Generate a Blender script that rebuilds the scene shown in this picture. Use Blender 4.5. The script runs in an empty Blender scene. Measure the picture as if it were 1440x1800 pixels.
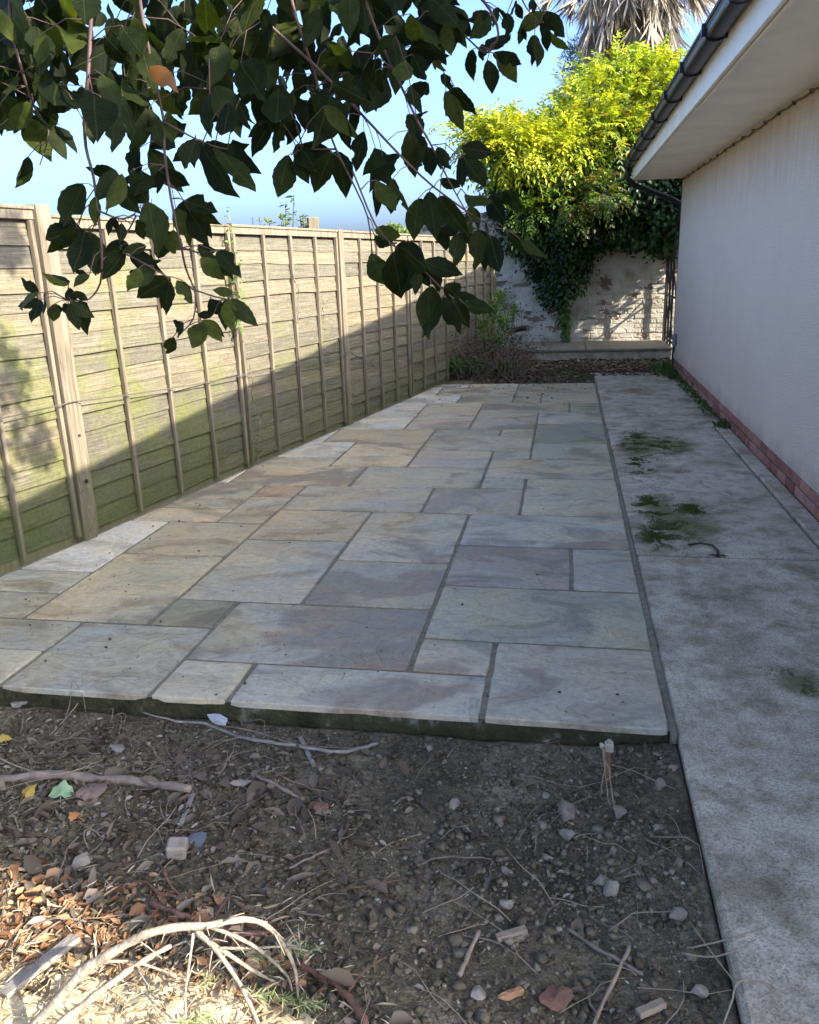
import bpy, bmesh, math, random
import numpy as np
from mathutils import Vector, Matrix, Quaternion

random.seed(11)
RNG = np.random.default_rng(11)
scene = bpy.context.scene
COL = scene.collection

# ---------------------------------------------------------------- camera
CAM_F, CAM_PITCH, CAM_ROLL, CAM_YAW, CAM_H = 1458.27, 0.29097, -0.03304, 0.18970, 1.5
def camera_axes():
    cy, sy = math.cos(CAM_YAW), math.sin(CAM_YAW)
    fwd = Vector((-sy*math.cos(CAM_PITCH), cy*math.cos(CAM_PITCH), -math.sin(CAM_PITCH)))
    right = Vector((cy, sy, 0)); up = right.cross(fwd)
    cr, sr = math.cos(CAM_ROLL), math.sin(CAM_ROLL)
    return right*cr + up*sr, up*cr - right*sr, -fwd
CR, CU, CB = camera_axes()
CAM_O = Vector((0, 0, CAM_H))
cam_data = bpy.data.cameras.new('camera')
cam_data.sensor_fit = 'HORIZONTAL'; cam_data.sensor_width = 36.0
cam_data.lens = 36.0*CAM_F/1440.0
cam_data.clip_start = 0.05; cam_data.clip_end = 3000
cam = bpy.data.objects.new('camera', cam_data); COL.objects.link(cam)
cam.matrix_world = Matrix(((CR.x, CU.x, CB.x, 0), (CR.y, CU.y, CB.y, 0), (CR.z, CU.z, CB.z, CAM_H), (0, 0, 0, 1)))
scene.camera = cam

# ---------------------------------------------------------------- light
SUN = Vector((1.0, -0.37, 0.66)).normalized()
world = bpy.data.worlds.new('World'); scene.world = world; world.use_nodes = True
wn = world.node_tree.nodes; wl = world.node_tree.links
for n in list(wn): wn.remove(n)
sky = wn.new('ShaderNodeTexSky'); sky.sky_type = 'NISHITA'; sky.sun_disc = False
sky.sun_elevation = math.asin(SUN.z); sky.sun_rotation = math.atan2(SUN.x, SUN.y)
sky.air_density = 0.6; sky.dust_density = 4.6; sky.ozone_density = 6.0; sky.altitude = 20
bg = wn.new('ShaderNodeBackground'); bg.inputs['Strength'].default_value = 0.15
wo = wn.new('ShaderNodeOutputWorld')
wl.new(sky.outputs[0], bg.inputs[0]); wl.new(bg.outputs[0], wo.inputs[0])
sun_d = bpy.data.lights.new('sun', 'SUN'); sun_d.energy = 3.0; sun_d.angle = math.radians(0.53)
sun_d.color = (1.0, 0.93, 0.80)
sun_o = bpy.data.objects.new('sun', sun_d); COL.objects.link(sun_o)
sun_o.rotation_euler = SUN.to_track_quat('Z', 'Y').to_euler(); sun_o.location = (8, -4, 9)
scene.view_settings.view_transform = 'Standard'; scene.view_settings.look = 'None'
scene.view_settings.gamma = 1.0; scene.view_settings.use_curve_mapping = False
scene.view_settings.exposure = 2.25
scene.render.engine = 'CYCLES'

# ---------------------------------------------------------------- measuring helpers (photo pixel -> place in the world)
def ray(px, py):
    return CR*((px-720)/CAM_F) + CU*(-(py-900)/CAM_F) - CB
def on_z(px, py, z=0.0):
    d = ray(px, py); return CAM_O + d*((z-CAM_H)/d.z)
def on_y(px, py, y):
    d = ray(px, py); return CAM_O + d*(y/d.y)
def on_x(px, py, x):
    d = ray(px, py); return CAM_O + d*(x/d.x)
def at_dist(px, py, dist):
    return CAM_O + ray(px, py)*dist

# ---------------------------------------------------------------- mesh helpers
def tag(o, label=None, cat=None, group=None, kind=None):
    if label: o['label'] = label
    if cat: o['category'] = cat
    if group: o['group'] = group
    if kind: o['kind'] = kind
    return o
def empty(name, loc=(0, 0, 0), rz=0.0):
    o = bpy.data.objects.new(name, None); COL.objects.link(o)
    o.location = loc; o.rotation_euler = (0, 0, rz); o.empty_display_size = 0.1
    return o
def link(name, me, parent=None):
    o = bpy.data.objects.new(name, me); COL.objects.link(o)
    if parent is not None: o.parent = parent
    return o
class MB:
    def __init__(s): s.v = []; s.f = []; s.c = []
    def add(s, vs, fs, c=None):
        b = len(s.v); s.v.extend([tuple(v) for v in vs]); s.f.extend([tuple(i+b for i in f) for f in fs])
        if c is not None: s.c.extend([c]*len(vs))
    def box(s, x0, x1, y0, y1, z0, z1, c=None):
        s.add([(x0,y0,z0),(x1,y0,z0),(x1,y1,z0),(x0,y1,z0),(x0,y0,z1),(x1,y0,z1),(x1,y1,z1),(x0,y1,z1)],
              [(0,3,2,1),(4,5,6,7),(0,1,5,4),(1,2,6,5),(2,3,7,6),(3,0,4,7)], c)
    def bbox(s, x0, x1, y0, y1, z0, z1, b=0.005, c=None):
        """box with chamfered edges"""
        bm = bmesh.new(); bmesh.ops.create_cube(bm, size=1)
        for v in bm.verts: v.co = ((x0+x1)/2+v.co.x*(x1-x0), (y0+y1)/2+v.co.y*(y1-y0), (z0+z1)/2+v.co.z*(z1-z0))
        bmesh.ops.bevel(bm, geom=bm.edges[:], offset=b, segments=1, affect='EDGES')
        bm.verts.index_update()
        s.add([v.co[:] for v in bm.verts], [[v.index for v in f.verts] for f in bm.faces], c); bm.free()
    def tube(s, pts, rad, sides=5, c=None, cap=True):
        pts = [Vector(p) for p in pts]; n = len(pts)
        if not hasattr(rad, '__len__'): rad = [rad]*n
        t0 = (pts[1]-pts[0]).normalized()
        a = t0.orthogonal().normalized(); vs = []
        for i in range(n):
            t = (pts[min(i+1, n-1)]-pts[max(i-1, 0)])
            t = t.normalized() if t.length > 1e-9 else t0
            a = a - t*a.dot(t)
            a = a.normalized() if a.length > 1e-6 else t.orthogonal().normalized()
            b = t.cross(a)
            for k in range(sides):
                an = 2*math.pi*k/sides
                vs.append(pts[i] + (a*math.cos(an)+b*math.sin(an))*rad[i])
        fs = []
        for i in range(n-1):
            for k in range(sides):
                k2 = (k+1) % sides
                fs.append((i*sides+k, i*sides+k2, (i+1)*sides+k2, (i+1)*sides+k))
        if cap:
            fs.append(tuple(range(sides-1, -1, -1))); fs.append(tuple((n-1)*sides+k for k in range(sides)))
        s.add(vs, fs, c)
    def mesh(s, name, mat, smooth=False):
        me = bpy.data.meshes.new(name); me.from_pydata(s.v, [], s.f); me.materials.append(mat)
        if smooth: me.polygons.foreach_set('use_smooth', [True]*len(me.polygons))
        if s.c and len(s.c) == len(s.v):
            at = me.attributes.new('rnd', 'FLOAT', 'POINT'); at.data.foreach_set('value', s.c)
        me.update(); return me
    def build(s, name, mat, parent=None, smooth=False):
        return link(name, s.mesh(name, mat, smooth), parent)
def np_mesh(name, V, F, mat, rnd=None, smooth=False):
    """V (n,3) array, F (m,k) array of equal sized faces"""
    me = bpy.data.meshes.new(name); n = len(V); m, k = F.shape
    me.vertices.add(n); me.vertices.foreach_set('co', np.asarray(V, np.float32).ravel())
    me.loops.add(m*k); me.loops.foreach_set('vertex_index', np.asarray(F, np.int32).ravel())
    me.polygons.add(m); me.polygons.foreach_set('loop_start', np.arange(0, m*k, k, dtype=np.int32))
    me.polygons.foreach_set('loop_total', np.full(m, k, np.int32))
    if smooth: me.polygons.foreach_set('use_smooth', np.ones(m, bool))
    me.materials.append(mat)
    if rnd is not None:
        at = me.attributes.new('rnd', 'FLOAT', 'POINT'); at.data.foreach_set('value', np.asarray(rnd, np.float32))
    me.update(calc_edges=True); me.validate(); return me
def _hash(i, j, seed):
    n = (i*374761393 + j*668265263 + seed*974711) & 0x7fffffff
    n = ((n ^ (n >> 13))*1274126177) & 0x7fffffff
    return ((n ^ (n >> 16)) & 0xffff)/65535.0
def vnoise(x, y, seed=0):
    x = np.asarray(x, float); y = np.asarray(y, float)
    i = np.floor(x).astype(np.int64); j = np.floor(y).astype(np.int64)
    u = x-i; v = y-j; u = u*u*(3-2*u); v = v*v*(3-2*v)
    a = _hash(i, j, seed); b = _hash(i+1, j, seed); c = _hash(i, j+1, seed); d = _hash(i+1, j+1, seed)
    return (a*(1-u)+b*u)*(1-v) + (c*(1-u)+d*u)*v
def fbm(x, y, seed=0, oct=4):
    r = 0; a = .5; f = 1.0
    for o in range(oct): r = r + a*(vnoise(np.asarray(x)*f, np.asarray(y)*f, seed+o)-.5)*2; a *= .5; f *= 2.03
    return r
def unit(a):
    return a/np.maximum(np.linalg.norm(a, axis=-1, keepdims=True), 1e-9)
def leaf_cloud(name, P, D, NR, L, W, mat, rnd, fold=0.15, curl=0.12):
    """six-cornered leaves: base P, direction D, normal NR, length L, width W"""
    D = unit(D); S = unit(np.cross(D, NR)); N = np.cross(S, D); n = len(P)
    L = np.asarray(L)[:, None]; W = np.asarray(W)[:, None]
    V = np.empty((n, 6, 3))
    V[:, 0] = P
    V[:, 1] = P + D*L*.30 + S*W*.46 + N*W*fold
    V[:, 2] = P + D*L*.68 + S*W*.40 + N*(W*fold - L*curl*.4)
    V[:, 3] = P + D*L - N*L*curl
    V[:, 4] = P + D*L*.68 - S*W*.40 + N*(W*fold - L*curl*.4)
    V[:, 5] = P + D*L*.30 - S*W*.46 + N*W*fold
    b = np.arange(n)[:, None]*6
    F = np.concatenate([b+np.array([[0, 1, 2, 3]]), b+np.array([[0, 3, 4, 5]])], axis=0)
    return np_mesh(name, V.reshape(-1, 3), F, mat, np.repeat(rnd, 6))

# ---------------------------------------------------------------- material helpers
class NT:
    def __init__(s, name):
        s.m = bpy.data.materials.new(name); s.m.use_nodes = True
        s.t = s.m.node_tree; s.n = s.t.nodes; s.l = s.t.links
        for n in list(s.n): s.n.remove(n)
        s.out = s.n.new('ShaderNodeOutputMaterial')
        s.b = s.n.new('ShaderNodeBsdfPrincipled'); s.l.new(s.b.outputs[0], s.out.inputs[0])
    def set(s, node, i, v):
        if isinstance(v, bpy.types.NodeSocket): s.l.new(v, node.inputs[i])
        elif v is not None: node.inputs[i].default_value = v
    def coord(s, kind='Object', scale=(1, 1, 1), rand=False, loc=(0, 0, 0)):
        c = s.n.new('ShaderNodeTexCoord'); mp = s.n.new('ShaderNodeMapping')
        s.l.new(c.outputs[kind], mp.inputs[0]); mp.inputs['Scale'].default_value = scale; mp.inputs['Location'].default_value = loc
        o = mp.outputs[0]
        if rand:
            oi = s.n.new('ShaderNodeObjectInfo'); mm = s.n.new('ShaderNodeMath'); mm.operation = 'MULTIPLY'
            s.l.new(oi.outputs['Random'], mm.inputs[0]); mm.inputs[1].default_value = 57.0
            va = s.n.new('ShaderNodeVectorMath'); s.l.new(o, va.inputs[0]); s.l.new(mm.outputs[0], va.inputs[1]); o = va.outputs[0]
        return o
    def pos(s):
        return s.n.new('ShaderNodeNewGeometry').outputs['Position']
    def sep(s, v, i):
        x = s.n.new('ShaderNodeSeparateXYZ'); s.l.new(v, x.inputs[0]); return x.outputs[i]
    def noise(s, vec, scale, detail=4, rough=.55, dist=0.0):
        t = s.n.new('ShaderNodeTexNoise'); s.l.new(vec, t.inputs['Vector'])
        t.inputs['Scale'].default_value = scale; t.inputs['Detail'].default_value = min(detail, 3.5)
        t.inputs['Roughness'].default_value = rough; t.inputs['Distortion'].default_value = dist
        return t.outputs['Fac']
    def voro(s, vec, scale, feature='F1', out='Distance'):
        t = s.n.new('ShaderNodeTexVoronoi'); t.feature = feature; s.l.new(vec, t.inputs['Vector'])
        t.inputs['Scale'].default_value = scale; return t.outputs[out]
    def ramp(s, fac, pts):
        r = s.n.new('ShaderNodeValToRGB'); s.l.new(fac, r.inputs[0]); e = r.color_ramp.elements
        while len(e) < len(pts): e.new(0.5)
        for k, (p, c) in enumerate(pts):
            e[k].position = p; e[k].color = (c, c, c, 1) if not hasattr(c, '__len__') else (*c[:3], 1)
        return r.outputs[0]
    def mix(s, fac, a, b, blend='MIX'):
        m = s.n.new('ShaderNodeMix'); m.data_type = 'RGBA'; m.blend_type = blend
        for i, v in ((0, fac), (6, a), (7, b)):
            if isinstance(v, bpy.types.NodeSocket): s.l.new(v, m.inputs[i])
            elif i == 0: m.inputs[0].default_value = v
            else: m.inputs[i].default_value = (*v[:3], 1)
        return m.outputs[2]
    def math(s, op, a, b=0.0, clamp=False):
        m = s.n.new('ShaderNodeMath'); m.operation = op; m.use_clamp = clamp
        s.set(m, 0, a); s.set(m, 1, b); return m.outputs[0]
    def attr(s, name):
        a = s.n.new('ShaderNodeAttribute'); a.attribute_name = name; return a.outputs['Fac']
    def objcol(s): return s.n.new('ShaderNodeObjectInfo').outputs['Color']
    def objrnd(s): return s.n.new('ShaderNodeObjectInfo').outputs['Random']
    def bump(s, h, strength=.3, dist=.01, prev=None):
        b = s.n.new('ShaderNodeBump'); s.l.new(h, b.inputs['Height'])
        b.inputs['Strength'].default_value = strength; b.inputs['Distance'].default_value = dist
        if prev is not None: s.l.new(prev, b.inputs['Normal'])
        return b.outputs[0]
    def done(s, col, rough=.8, normal=None, spec=.4, trans=None):
        s.set(s.b, 'Base Color', (*col[:3], 1) if not isinstance(col, bpy.types.NodeSocket) else col)
        s.set(s.b, 'Roughness', rough); s.b.inputs['Specular IOR Level'].default_value = spec
        if normal is not None: s.l.new(normal, s.b.inputs['Normal'])
        if trans is not None:   # thin leaf: part of the light passes through
            tl = s.n.new('ShaderNodeBsdfTranslucent'); mx = s.n.new('ShaderNodeMixShader')
            s.set(tl, 0, trans[1] if isinstance(trans[1], bpy.types.NodeSocket) else (*trans[1][:3], 1))
            mx.inputs[0].default_value = trans[0]
            s.l.new(s.b.outputs[0], mx.inputs[1]); s.l.new(tl.outputs[0], mx.inputs[2]); s.l.new(mx.outputs[0], s.out.inputs[0])
        return s.m
def plain(name, col, rough=.7, var=.25, scale=14, bump=.2, bscale=60, spec=.4, rand=True):
    t = NT(name); c = t.coord('Object', rand=rand)
    n1 = t.noise(c, scale, 5); k = t.ramp(n1, [(.25, tuple(x*(1-var) for x in col)), (.75, tuple(min(1, x*(1+var)) for x in col))])
    return t.done(k, rough, t.bump(t.noise(c, bscale, 4), bump, .004), spec)
def leafmat(name, stops, rough=.5, tr=.35, trcol=None, spec=.4):
    t = NT(name); k = t.ramp(t.attr('rnd'), stops)
    tc = t.mix(1.0, k, trcol or (1.5, 1.5, .6), 'MULTIPLY')
    return t.done(k, rough, None, spec, (tr, tc))
# ================================================================ materials of the setting
def m_slab():
    t = NT('sandstone'); c = t.coord('Object', rand=True); base = t.objcol(); rnd = t.objrnd()
    big = t.noise(c, 2.2, 3, .6, .6); k = t.mix(t.ramp(big, [(.35, 0), (.68, 1)]), base, t.mix(1.0, base, (1.20, 1.06, .84), 'MULTIPLY'))
    cs = t.coord('Object', (1.2, 2.0, 1), rand=True)
    riv = t.noise(cs, 1.9, 3.5, .60, .9)
    k = t.mix(t.ramp(riv, [(.34, .9), (.50, .0)]), k, t.mix(1.0, k, (.60, .56, .53), 'MULTIPLY'))
    k = t.mix(t.ramp(riv, [(.56, 0), (.72, .6)]), k, t.mix(1.0, k, (1.22, 1.22, 1.20), 'MULTIPLY'))
    # iron and purple bedding stains, different on every stone
    pk = t.noise(c, 1.25, 3.5, .62, .5); pm = t.math('MULTIPLY', t.ramp(pk, [(.545, 0), (.59, .8)]), t.ramp(rnd, [(.2, .25), (.55, 1)]))
    k = t.mix(pm, k, t.mix(t.ramp(big, [(.4, 0), (.6, 1)]), (.225, .195, .145), (.28, .205, .13)))
    gm = t.ramp(t.noise(t.coord('Object', loc=(9, 3, 1), rand=True), 1.6, 3, .6), [(.57, 0), (.74, .5)])
    k = t.mix(gm, k, (.28, .30, .18))
    fine = t.noise(c, 30, 3.5, .72); k = t.mix(1.0, k, t.ramp(fine, [(.22, .62), (.5, 1.0), (.78, 1.28)]), 'MULTIPLY')
    spk = t.noise(c, 110, 2, .6); k = t.mix(t.ramp(spk, [(.66, 0), (.72, .6)]), k, (.12, .11, .10)); k = t.mix(t.ramp(spk, [(.27, .5), (.33, 0)]), k, (.60, .58, .54))
    # edges of the riven layers: thin broken contour lines
    ln = t.math('ABSOLUTE', t.math('SUBTRACT', riv, .47)); cm = t.math('MULTIPLY', t.ramp(ln, [(.0, 1), (.006, 0)]), t.ramp(t.noise(c, 3.3, 2), [(.50, 0), (.60, .45)]))
    k = t.mix(cm, k, (.105, .095, .085))
    ter = t.ramp(riv, [(.30, .0), (.40, .12), (.415, .34), (.50, .42), (.512, .62), (.60, .70), (.612, .92), (.72, 1.0)]); h = t.math('ADD', t.math('MULTIPLY', ter, .8), t.math('MULTIPLY', fine, .35))
    return t.done(k, t.ramp(fine, [(.3, .42), (.8, .66)]), t.bump(h, .75, .02), .5)
M_SLAB = m_slab()
def m_mortar():
    t = NT('mortar'); p = t.coord(); n = t.noise(p, 30, 5, .65)
    k = t.ramp(n, [(.25, (.14, .12, .08)), (.6, (.26, .225, .16)), (.85, (.34, .30, .23))])
    k = t.mix(t.ramp(t.noise(p, 2.1, 4), [(.5, 0), (.7, .6)]), k, (.10, .105, .06))
    return t.done(k, .95, t.bump(t.noise(p, 160, 4), .6, .006), .2)
M_MORTAR = m_mortar()
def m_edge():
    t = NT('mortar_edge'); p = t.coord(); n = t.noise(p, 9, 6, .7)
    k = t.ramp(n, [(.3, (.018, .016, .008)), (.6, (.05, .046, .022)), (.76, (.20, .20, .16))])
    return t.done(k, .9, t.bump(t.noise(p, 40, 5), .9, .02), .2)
M_EDGE = m_edge()
def m_concrete():
    t = NT('concrete'); p = t.coord(); y = t.sep(p, 1)
    agg = t.voro(p, 210, 'F1', 'Color'); aggv = t.voro(p, 210)
    n = t.noise(p, 2.0, 6, .62, .3); k = t.ramp(n, [(.28, (.37, .31, .225)), (.5, (.53, .46, .345)), (.74, (.63, .555, .43))])
    sm = t.mix(.9, k, t.ramp(t.noise(p, 60, 5, .7), [(.3, .75), (.7, 1.15)]), 'MULTIPLY')
    rough_m = t.math('ADD', y, t.math('MULTIPLY', t.math('SUBTRACT', t.noise(p, 1.5, 3), .5), 1.6))
    rm = t.ramp(t.math('DIVIDE', rough_m, 10), [(.43, 1), (.62, .12)])
    grit = t.mix(1.0, k, t.ramp(t.sep(agg, 0), [(.0, .60), (.3, .88), (.7, 1.04), (1, 1.22)]), 'MULTIPLY')
    k = t.mix(rm, sm, grit)
    # dark algae, rust and moss stains that have their own shapes
    a = t.ramp(t.noise(t.coord(loc=(3, 1, 0)), 2.7, 6, .68, .5), [(.52, 0), (.68, .75)]); k = t.mix(a, k, t.mix(1.0, k, (.48, .47, .41), 'MULTIPLY'))
    b = t.ramp(t.noise(t.coord(loc=(7, 5, 0)), 1.3, 5, .6), [(.54, 0), (.70, .6)]); k = t.mix(b, k, (.23, .165, .10)); blot = t.noise(p, 9, 3.5, .7); k = t.mix(1.0, k, t.ramp(blot, [(.3, (.62, .58, .52)), (.55, (1.0, 1.0, 1.0)), (.75, (1.12, 1.12, 1.12))]), 'MULTIPLY')
    nz_ = t.math('MULTIPLY', t.math('SUBTRACT', t.noise(p, 6.5, 3.5, .72), .5), 1.5)
    for cx_, cy_, rx_, ry_ in ((.62, 7.02, .20, .62), (.90, 6.95, .22, .45), (.60, 5.10, .16, .42), (.72, 4.75, .22, .45), (.86, 2.90, .10, .12)):
        dx_ = t.math('DIVIDE', t.math('SUBTRACT', t.sep(p, 0), cx_), rx_); dy_ = t.math('DIVIDE', t.math('SUBTRACT', y, cy_), ry_); d_ = t.math('ADD', t.math('SQRT', t.math('ADD', t.math('MULTIPLY', dx_, dx_), t.math('MULTIPLY', dy_, dy_))), nz_)
        k = t.mix(t.ramp(d_, [(.40, .78), (1.0, 0)]), k, (.11, .115, .038))
    h = t.math('ADD', t.math('MULTIPLY', aggv, rm), t.noise(p, 45, 5, .6))
    return t.done(k, .95, t.bump(h, .25, .004), .15)
M_CONC = m_concrete()
def m_soil():
    t = NT('soil'); p = t.coord(); n = t.noise(p, 3, 6, .65)
    k = t.ramp(n, [(.3, (.075, .060, .036)), (.55, (.165, .134, .083)), (.75, (.28, .235, .155))])
    k = t.mix(1.0, k, t.ramp(t.noise(p, 55, 6, .7), [(.3, .5), (.7, 1.5)]), 'MULTIPLY')
    h = t.math('ADD', t.noise(p, 60, 7, .75), t.math('MULTIPLY', t.noise(p, 16, 5, .7), 1.2))
    return t.done(k, .95, t.bump(h, 1.0, .02), .2)
M_SOIL = m_soil()
def m_ground():
    t = NT('ground_earth'); p = t.coord(); k = t.ramp(t.noise(p, .5, 8, .65), [(.3, (.05, .06, .025)), (.7, (.11, .10, .06))])
    return t.done(k, .95, t.bump(t.noise(p, 20, 6), .8, .03), .2)
M_GROUND = m_ground()
def m_render():
    t = NT('pebbledash_paint'); p = t.coord()
    peb = t.voro(p, 88); peb2 = t.noise(p, 80, 4, .8)
    k = t.ramp(t.noise(p, 1.1, 5, .6), [(.3, (.90, .765, .63)), (.7, (.94, .825, .69))])
    k = t.mix(1.0, k, t.ramp(peb2, [(.3, .80), (.62, 1.05)]), 'MULTIPLY')
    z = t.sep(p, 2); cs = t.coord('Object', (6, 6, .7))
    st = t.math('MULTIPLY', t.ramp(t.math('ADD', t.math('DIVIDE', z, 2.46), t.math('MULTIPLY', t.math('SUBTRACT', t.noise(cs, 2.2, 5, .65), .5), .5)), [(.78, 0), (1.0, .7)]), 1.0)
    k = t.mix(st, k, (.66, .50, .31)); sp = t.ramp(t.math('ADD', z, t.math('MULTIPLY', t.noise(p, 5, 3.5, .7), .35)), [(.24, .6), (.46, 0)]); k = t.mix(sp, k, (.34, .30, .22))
    db = t.ramp(t.noise(p, 20, 4, .7), [(.70, 0), (.74, .6)]); k = t.mix(t.math('MULTIPLY', db, t.ramp(z, [(.2, 1), (.6, 0)])), k, (.10, .085, .07))
    h = t.math('ADD', t.math('MULTIPLY', t.math('SUBTRACT', 1.0, peb), 1.0), t.math('MULTIPLY', peb2, .6))
    return t.done(k, .85, t.bump(h, 1.0, .014), .2)
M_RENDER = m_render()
M_WHITE = plain('cream_paint', (.84, .77, .64), .45, .07, 5, .05, 40)
M_SOFFIT = plain('soffit_board', (.88, .80, .68), .55, .10, 3, .08, 30)
M_BLACK = plain('black_plastic', (.014, .015, .016), .42, .3, 6, .08, 40, .35)
M_GREYPL = plain('grey_plastic', (.20, .20, .21), .45, .15, 10, .05)
M_TILE = plain('roof_tile_clay', (.12, .09, .075), .85, .3, 6, .4, 30)
def m_brick():
    t = NT('plinth_brick'); p = t.coord('Object', rand=True); r = t.objrnd()
    k = t.ramp(r, [(0, (.24, .115, .085)), (.5, (.36, .18, .135)), (1, (.46, .27, .21))])
    k = t.mix(1.0, k, t.ramp(t.noise(p, 25, 6, .7), [(.3, .7), (.7, 1.15)]), 'MULTIPLY')
    k = t.mix(t.ramp(t.noise(p, 9, 5), [(.62, 0), (.72, .6)]), k, (.50, .42, .36))
    return t.done(k, .9, t.bump(t.noise(p, 90, 5), .5, .004), .2)
M_BRICK = m_brick()
def m_oldwall():
    """old brick, coats of white limewash flaking off in patches"""
    t = NT('flaking_whitewash'); p = t.pos(); r = t.objrnd()
    ps = t.n.new('ShaderNodeVectorMath'); ps.operation = 'MULTIPLY'; t.l.new(p, ps.inputs[0]); ps.inputs[1].default_value = (1, 1, 2.2); ps = ps.outputs[0]
    br = t.ramp(r, [(0, (.13, .085, .06)), (.5, (.20, .13, .09)), (1, (.26, .19, .13))])
    br = t.mix(1.0, br, t.ramp(t.noise(p, 30, 5, .7), [(.3, .6), (.7, 1.2)]), 'MULTIPLY')
    wc = t.ramp(t.noise(p, 3.5, 6, .65), [(.3, (.30, .26, .19)), (.5, (.50, .46, .37)), (.75, (.64, .60, .51))])
    pe = t.math('ADD', t.noise(ps, 2.6, 7, .68, .3), t.math('MULTIPLY', t.math('SUBTRACT', r, .5), .10))
    pe = t.math('ADD', pe, t.math('MULTIPLY', t.ramp(t.sep(p, 0), [(.0, .035), (.06, 0)]), 1.0))
    pm = t.ramp(pe, [(.60, 0), (.62, 1)])
    k = t.mix(pm, wc, br)
    gm = t.ramp(t.noise(p, 2.0, 5, .6), [(.56, 0), (.72, .55)]); k = t.mix(gm, k, (.16, .15, .09))
    fl = t.ramp(t.noise(p, 14, 6, .72), [(.60, 0), (.66, .5)]); k = t.mix(fl, k, (.20, .17, .13))
    h = t.math('ADD', t.math('MULTIPLY', t.math('SUBTRACT', 1.0, pm), .5), t.noise(p, 26, 6, .7))
    return t.done(k, .92, t.bump(h, .8, .015), .2)
M_OLDWALL = m_oldwall()
def m_fence():
    t = NT('weathered_fence_wood'); g = t.coord('Object', (2.2, 14, 44), rand=True); p = t.pos(); r = t.objrnd()
    gr = t.noise(g, 1.6, 7, .72, 1.6)
    k = t.ramp(gr, [(.25, (.072, .060, .042)), (.45, (.155, .133, .094)), (.6, (.20, .175, .128)), (.78, (.29, .26, .20))])
    tint = t.ramp(r, [(0, (.72, .73, .74)), (.5, (1, .99, .94)), (1, (1.22, 1.14, .98))]); k = t.mix(1.0, k, tint, 'MULTIPLY')
    kn = t.voro(t.coord('Object', (5, 4, 14), rand=True), .8); k = t.mix(t.ramp(kn, [(.02, .9), (.05, .3), (.13, 0)]), k, (.33, .28, .19))
    # green algae, thicker towards the damp foot of the fence
    z = t.sep(p, 2)
    al = t.math('ADD', t.noise(p, 2.1, 5, .62), t.math('MULTIPLY', t.math('SUBTRACT', 1.0, z), .10))
    nearf = t.ramp(t.math('DIVIDE', t.sep(p, 1), 12), [(.40, 1), (.68, .35)]); am = t.math('MULTIPLY', t.ramp(al, [(.50, 0), (.66, .8)]), nearf); k = t.mix(am, k, (.145, .155, .045))
    lo = t.ramp(t.math('ADD', z, t.math('MULTIPLY', t.noise(p, 3.2, 4), .5)), [(.34, .85), (.80, 0)]); k = t.mix(t.math('MULTIPLY', lo, nearf), k, (.085, .095, .030))
    k = t.mix(1.0, k, t.ramp(t.noise(p, 40, 5, .7), [(.3, .78), (.7, 1.15)]), 'MULTIPLY')
    return t.done(k, .85, t.bump(gr, .9, .008), .25)
M_FENCE = m_fence()
def m_post():
    t = NT('post_wood'); g = t.coord('Object', (16, 16, 1.0), rand=True); p = t.pos()
    gr = t.noise(g, 1.8, 7, .65, 1.2)
    k = t.ramp(gr, [(.25, (.085, .066, .042)), (.5, (.185, .15, .10)), (.75, (.28, .24, .175))])
    lo = t.ramp(t.math('ADD', t.sep(p, 2), t.math('MULTIPLY', t.noise(p, 4, 4), .6)), [(.32, .7), (.8, 0)]); k = t.mix(lo, k, (.13, .13, .045))
    return t.done(k, .85, t.bump(gr, .5, .006), .25)
M_POST = m_post()
M_IRON = plain('dark_iron', (.03, .026, .022), .6, .4, 20, .4)
M_WIRE = plain('wire', (.10, .085, .07), .5, .3, 20, .1)

# ================================================================ ground and paving
gm = MB(); gm.add([(-600, -600, -.24), (600, -600, -.24), (600, 600, -.24), (-600, 600, -.24)], [(0, 1, 2, 3)])
tag(gm.build('ground', M_GROUND), kind='structure')

FO = Vector((-2.902, 3.627, 0)); FD = Vector((.1855, .9826, 0)).normalized(); FN = Vector((FD.y, -FD.x, 0))
def fence_x(y): return FO.x + (y-FO.y)*FD.x/FD.y
def soil_z(x, y):
    x = np.asarray(x, float); y = np.asarray(y, float)
    z = -.085 + .035*fbm(x*1.1+3, y*1.1, 3, 3) + .016*fbm(x*5, y*5, 9, 4) + .009*fbm(x*22, y*22, 21, 3)
    near = np.clip((y-2.30)/.2, 0, 1); z = z*(1-near) + near*(-.075 + .012*fbm(x*9, y*9, 5, 3))
    ed = np.clip((x-.10)/.28, 0, 1); z = z*(1-ed) + ed*(-.038+.010*fbm(x*9, y*9, 15, 3))
    return z
def grid_sheet(name, x0, x1, y0, y1, st, zf, mat):
    nx = int((x1-x0)/st)+1; ny = int((y1-y0)/st)+1
    X, Y = np.meshgrid(np.linspace(x0, x1, nx), np.linspace(y0, y1, ny))
    Z = zf(X, Y); V = np.stack([X, Y, Z], -1).reshape(-1, 3)
    i = np.arange(nx*ny).reshape(ny, nx)
    F = np.stack([i[:-1, :-1], i[:-1, 1:], i[1:, 1:], i[1:, :-1]], -1).reshape(-1, 4)
    return link(name, np_mesh(name, V, F, mat, smooth=True))
def bed_z(x, y):
    z = soil_z(x, y); e = np.minimum(np.minimum(x+3.6, .40-x), np.minimum(y+2.2, 2.52-y)); return np.where(e < .001, -.26, z)
tag(grid_sheet('soil', -3.6, .40, -2.2, 2.52, .014, bed_z, M_SOIL), kind='structure')
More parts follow.
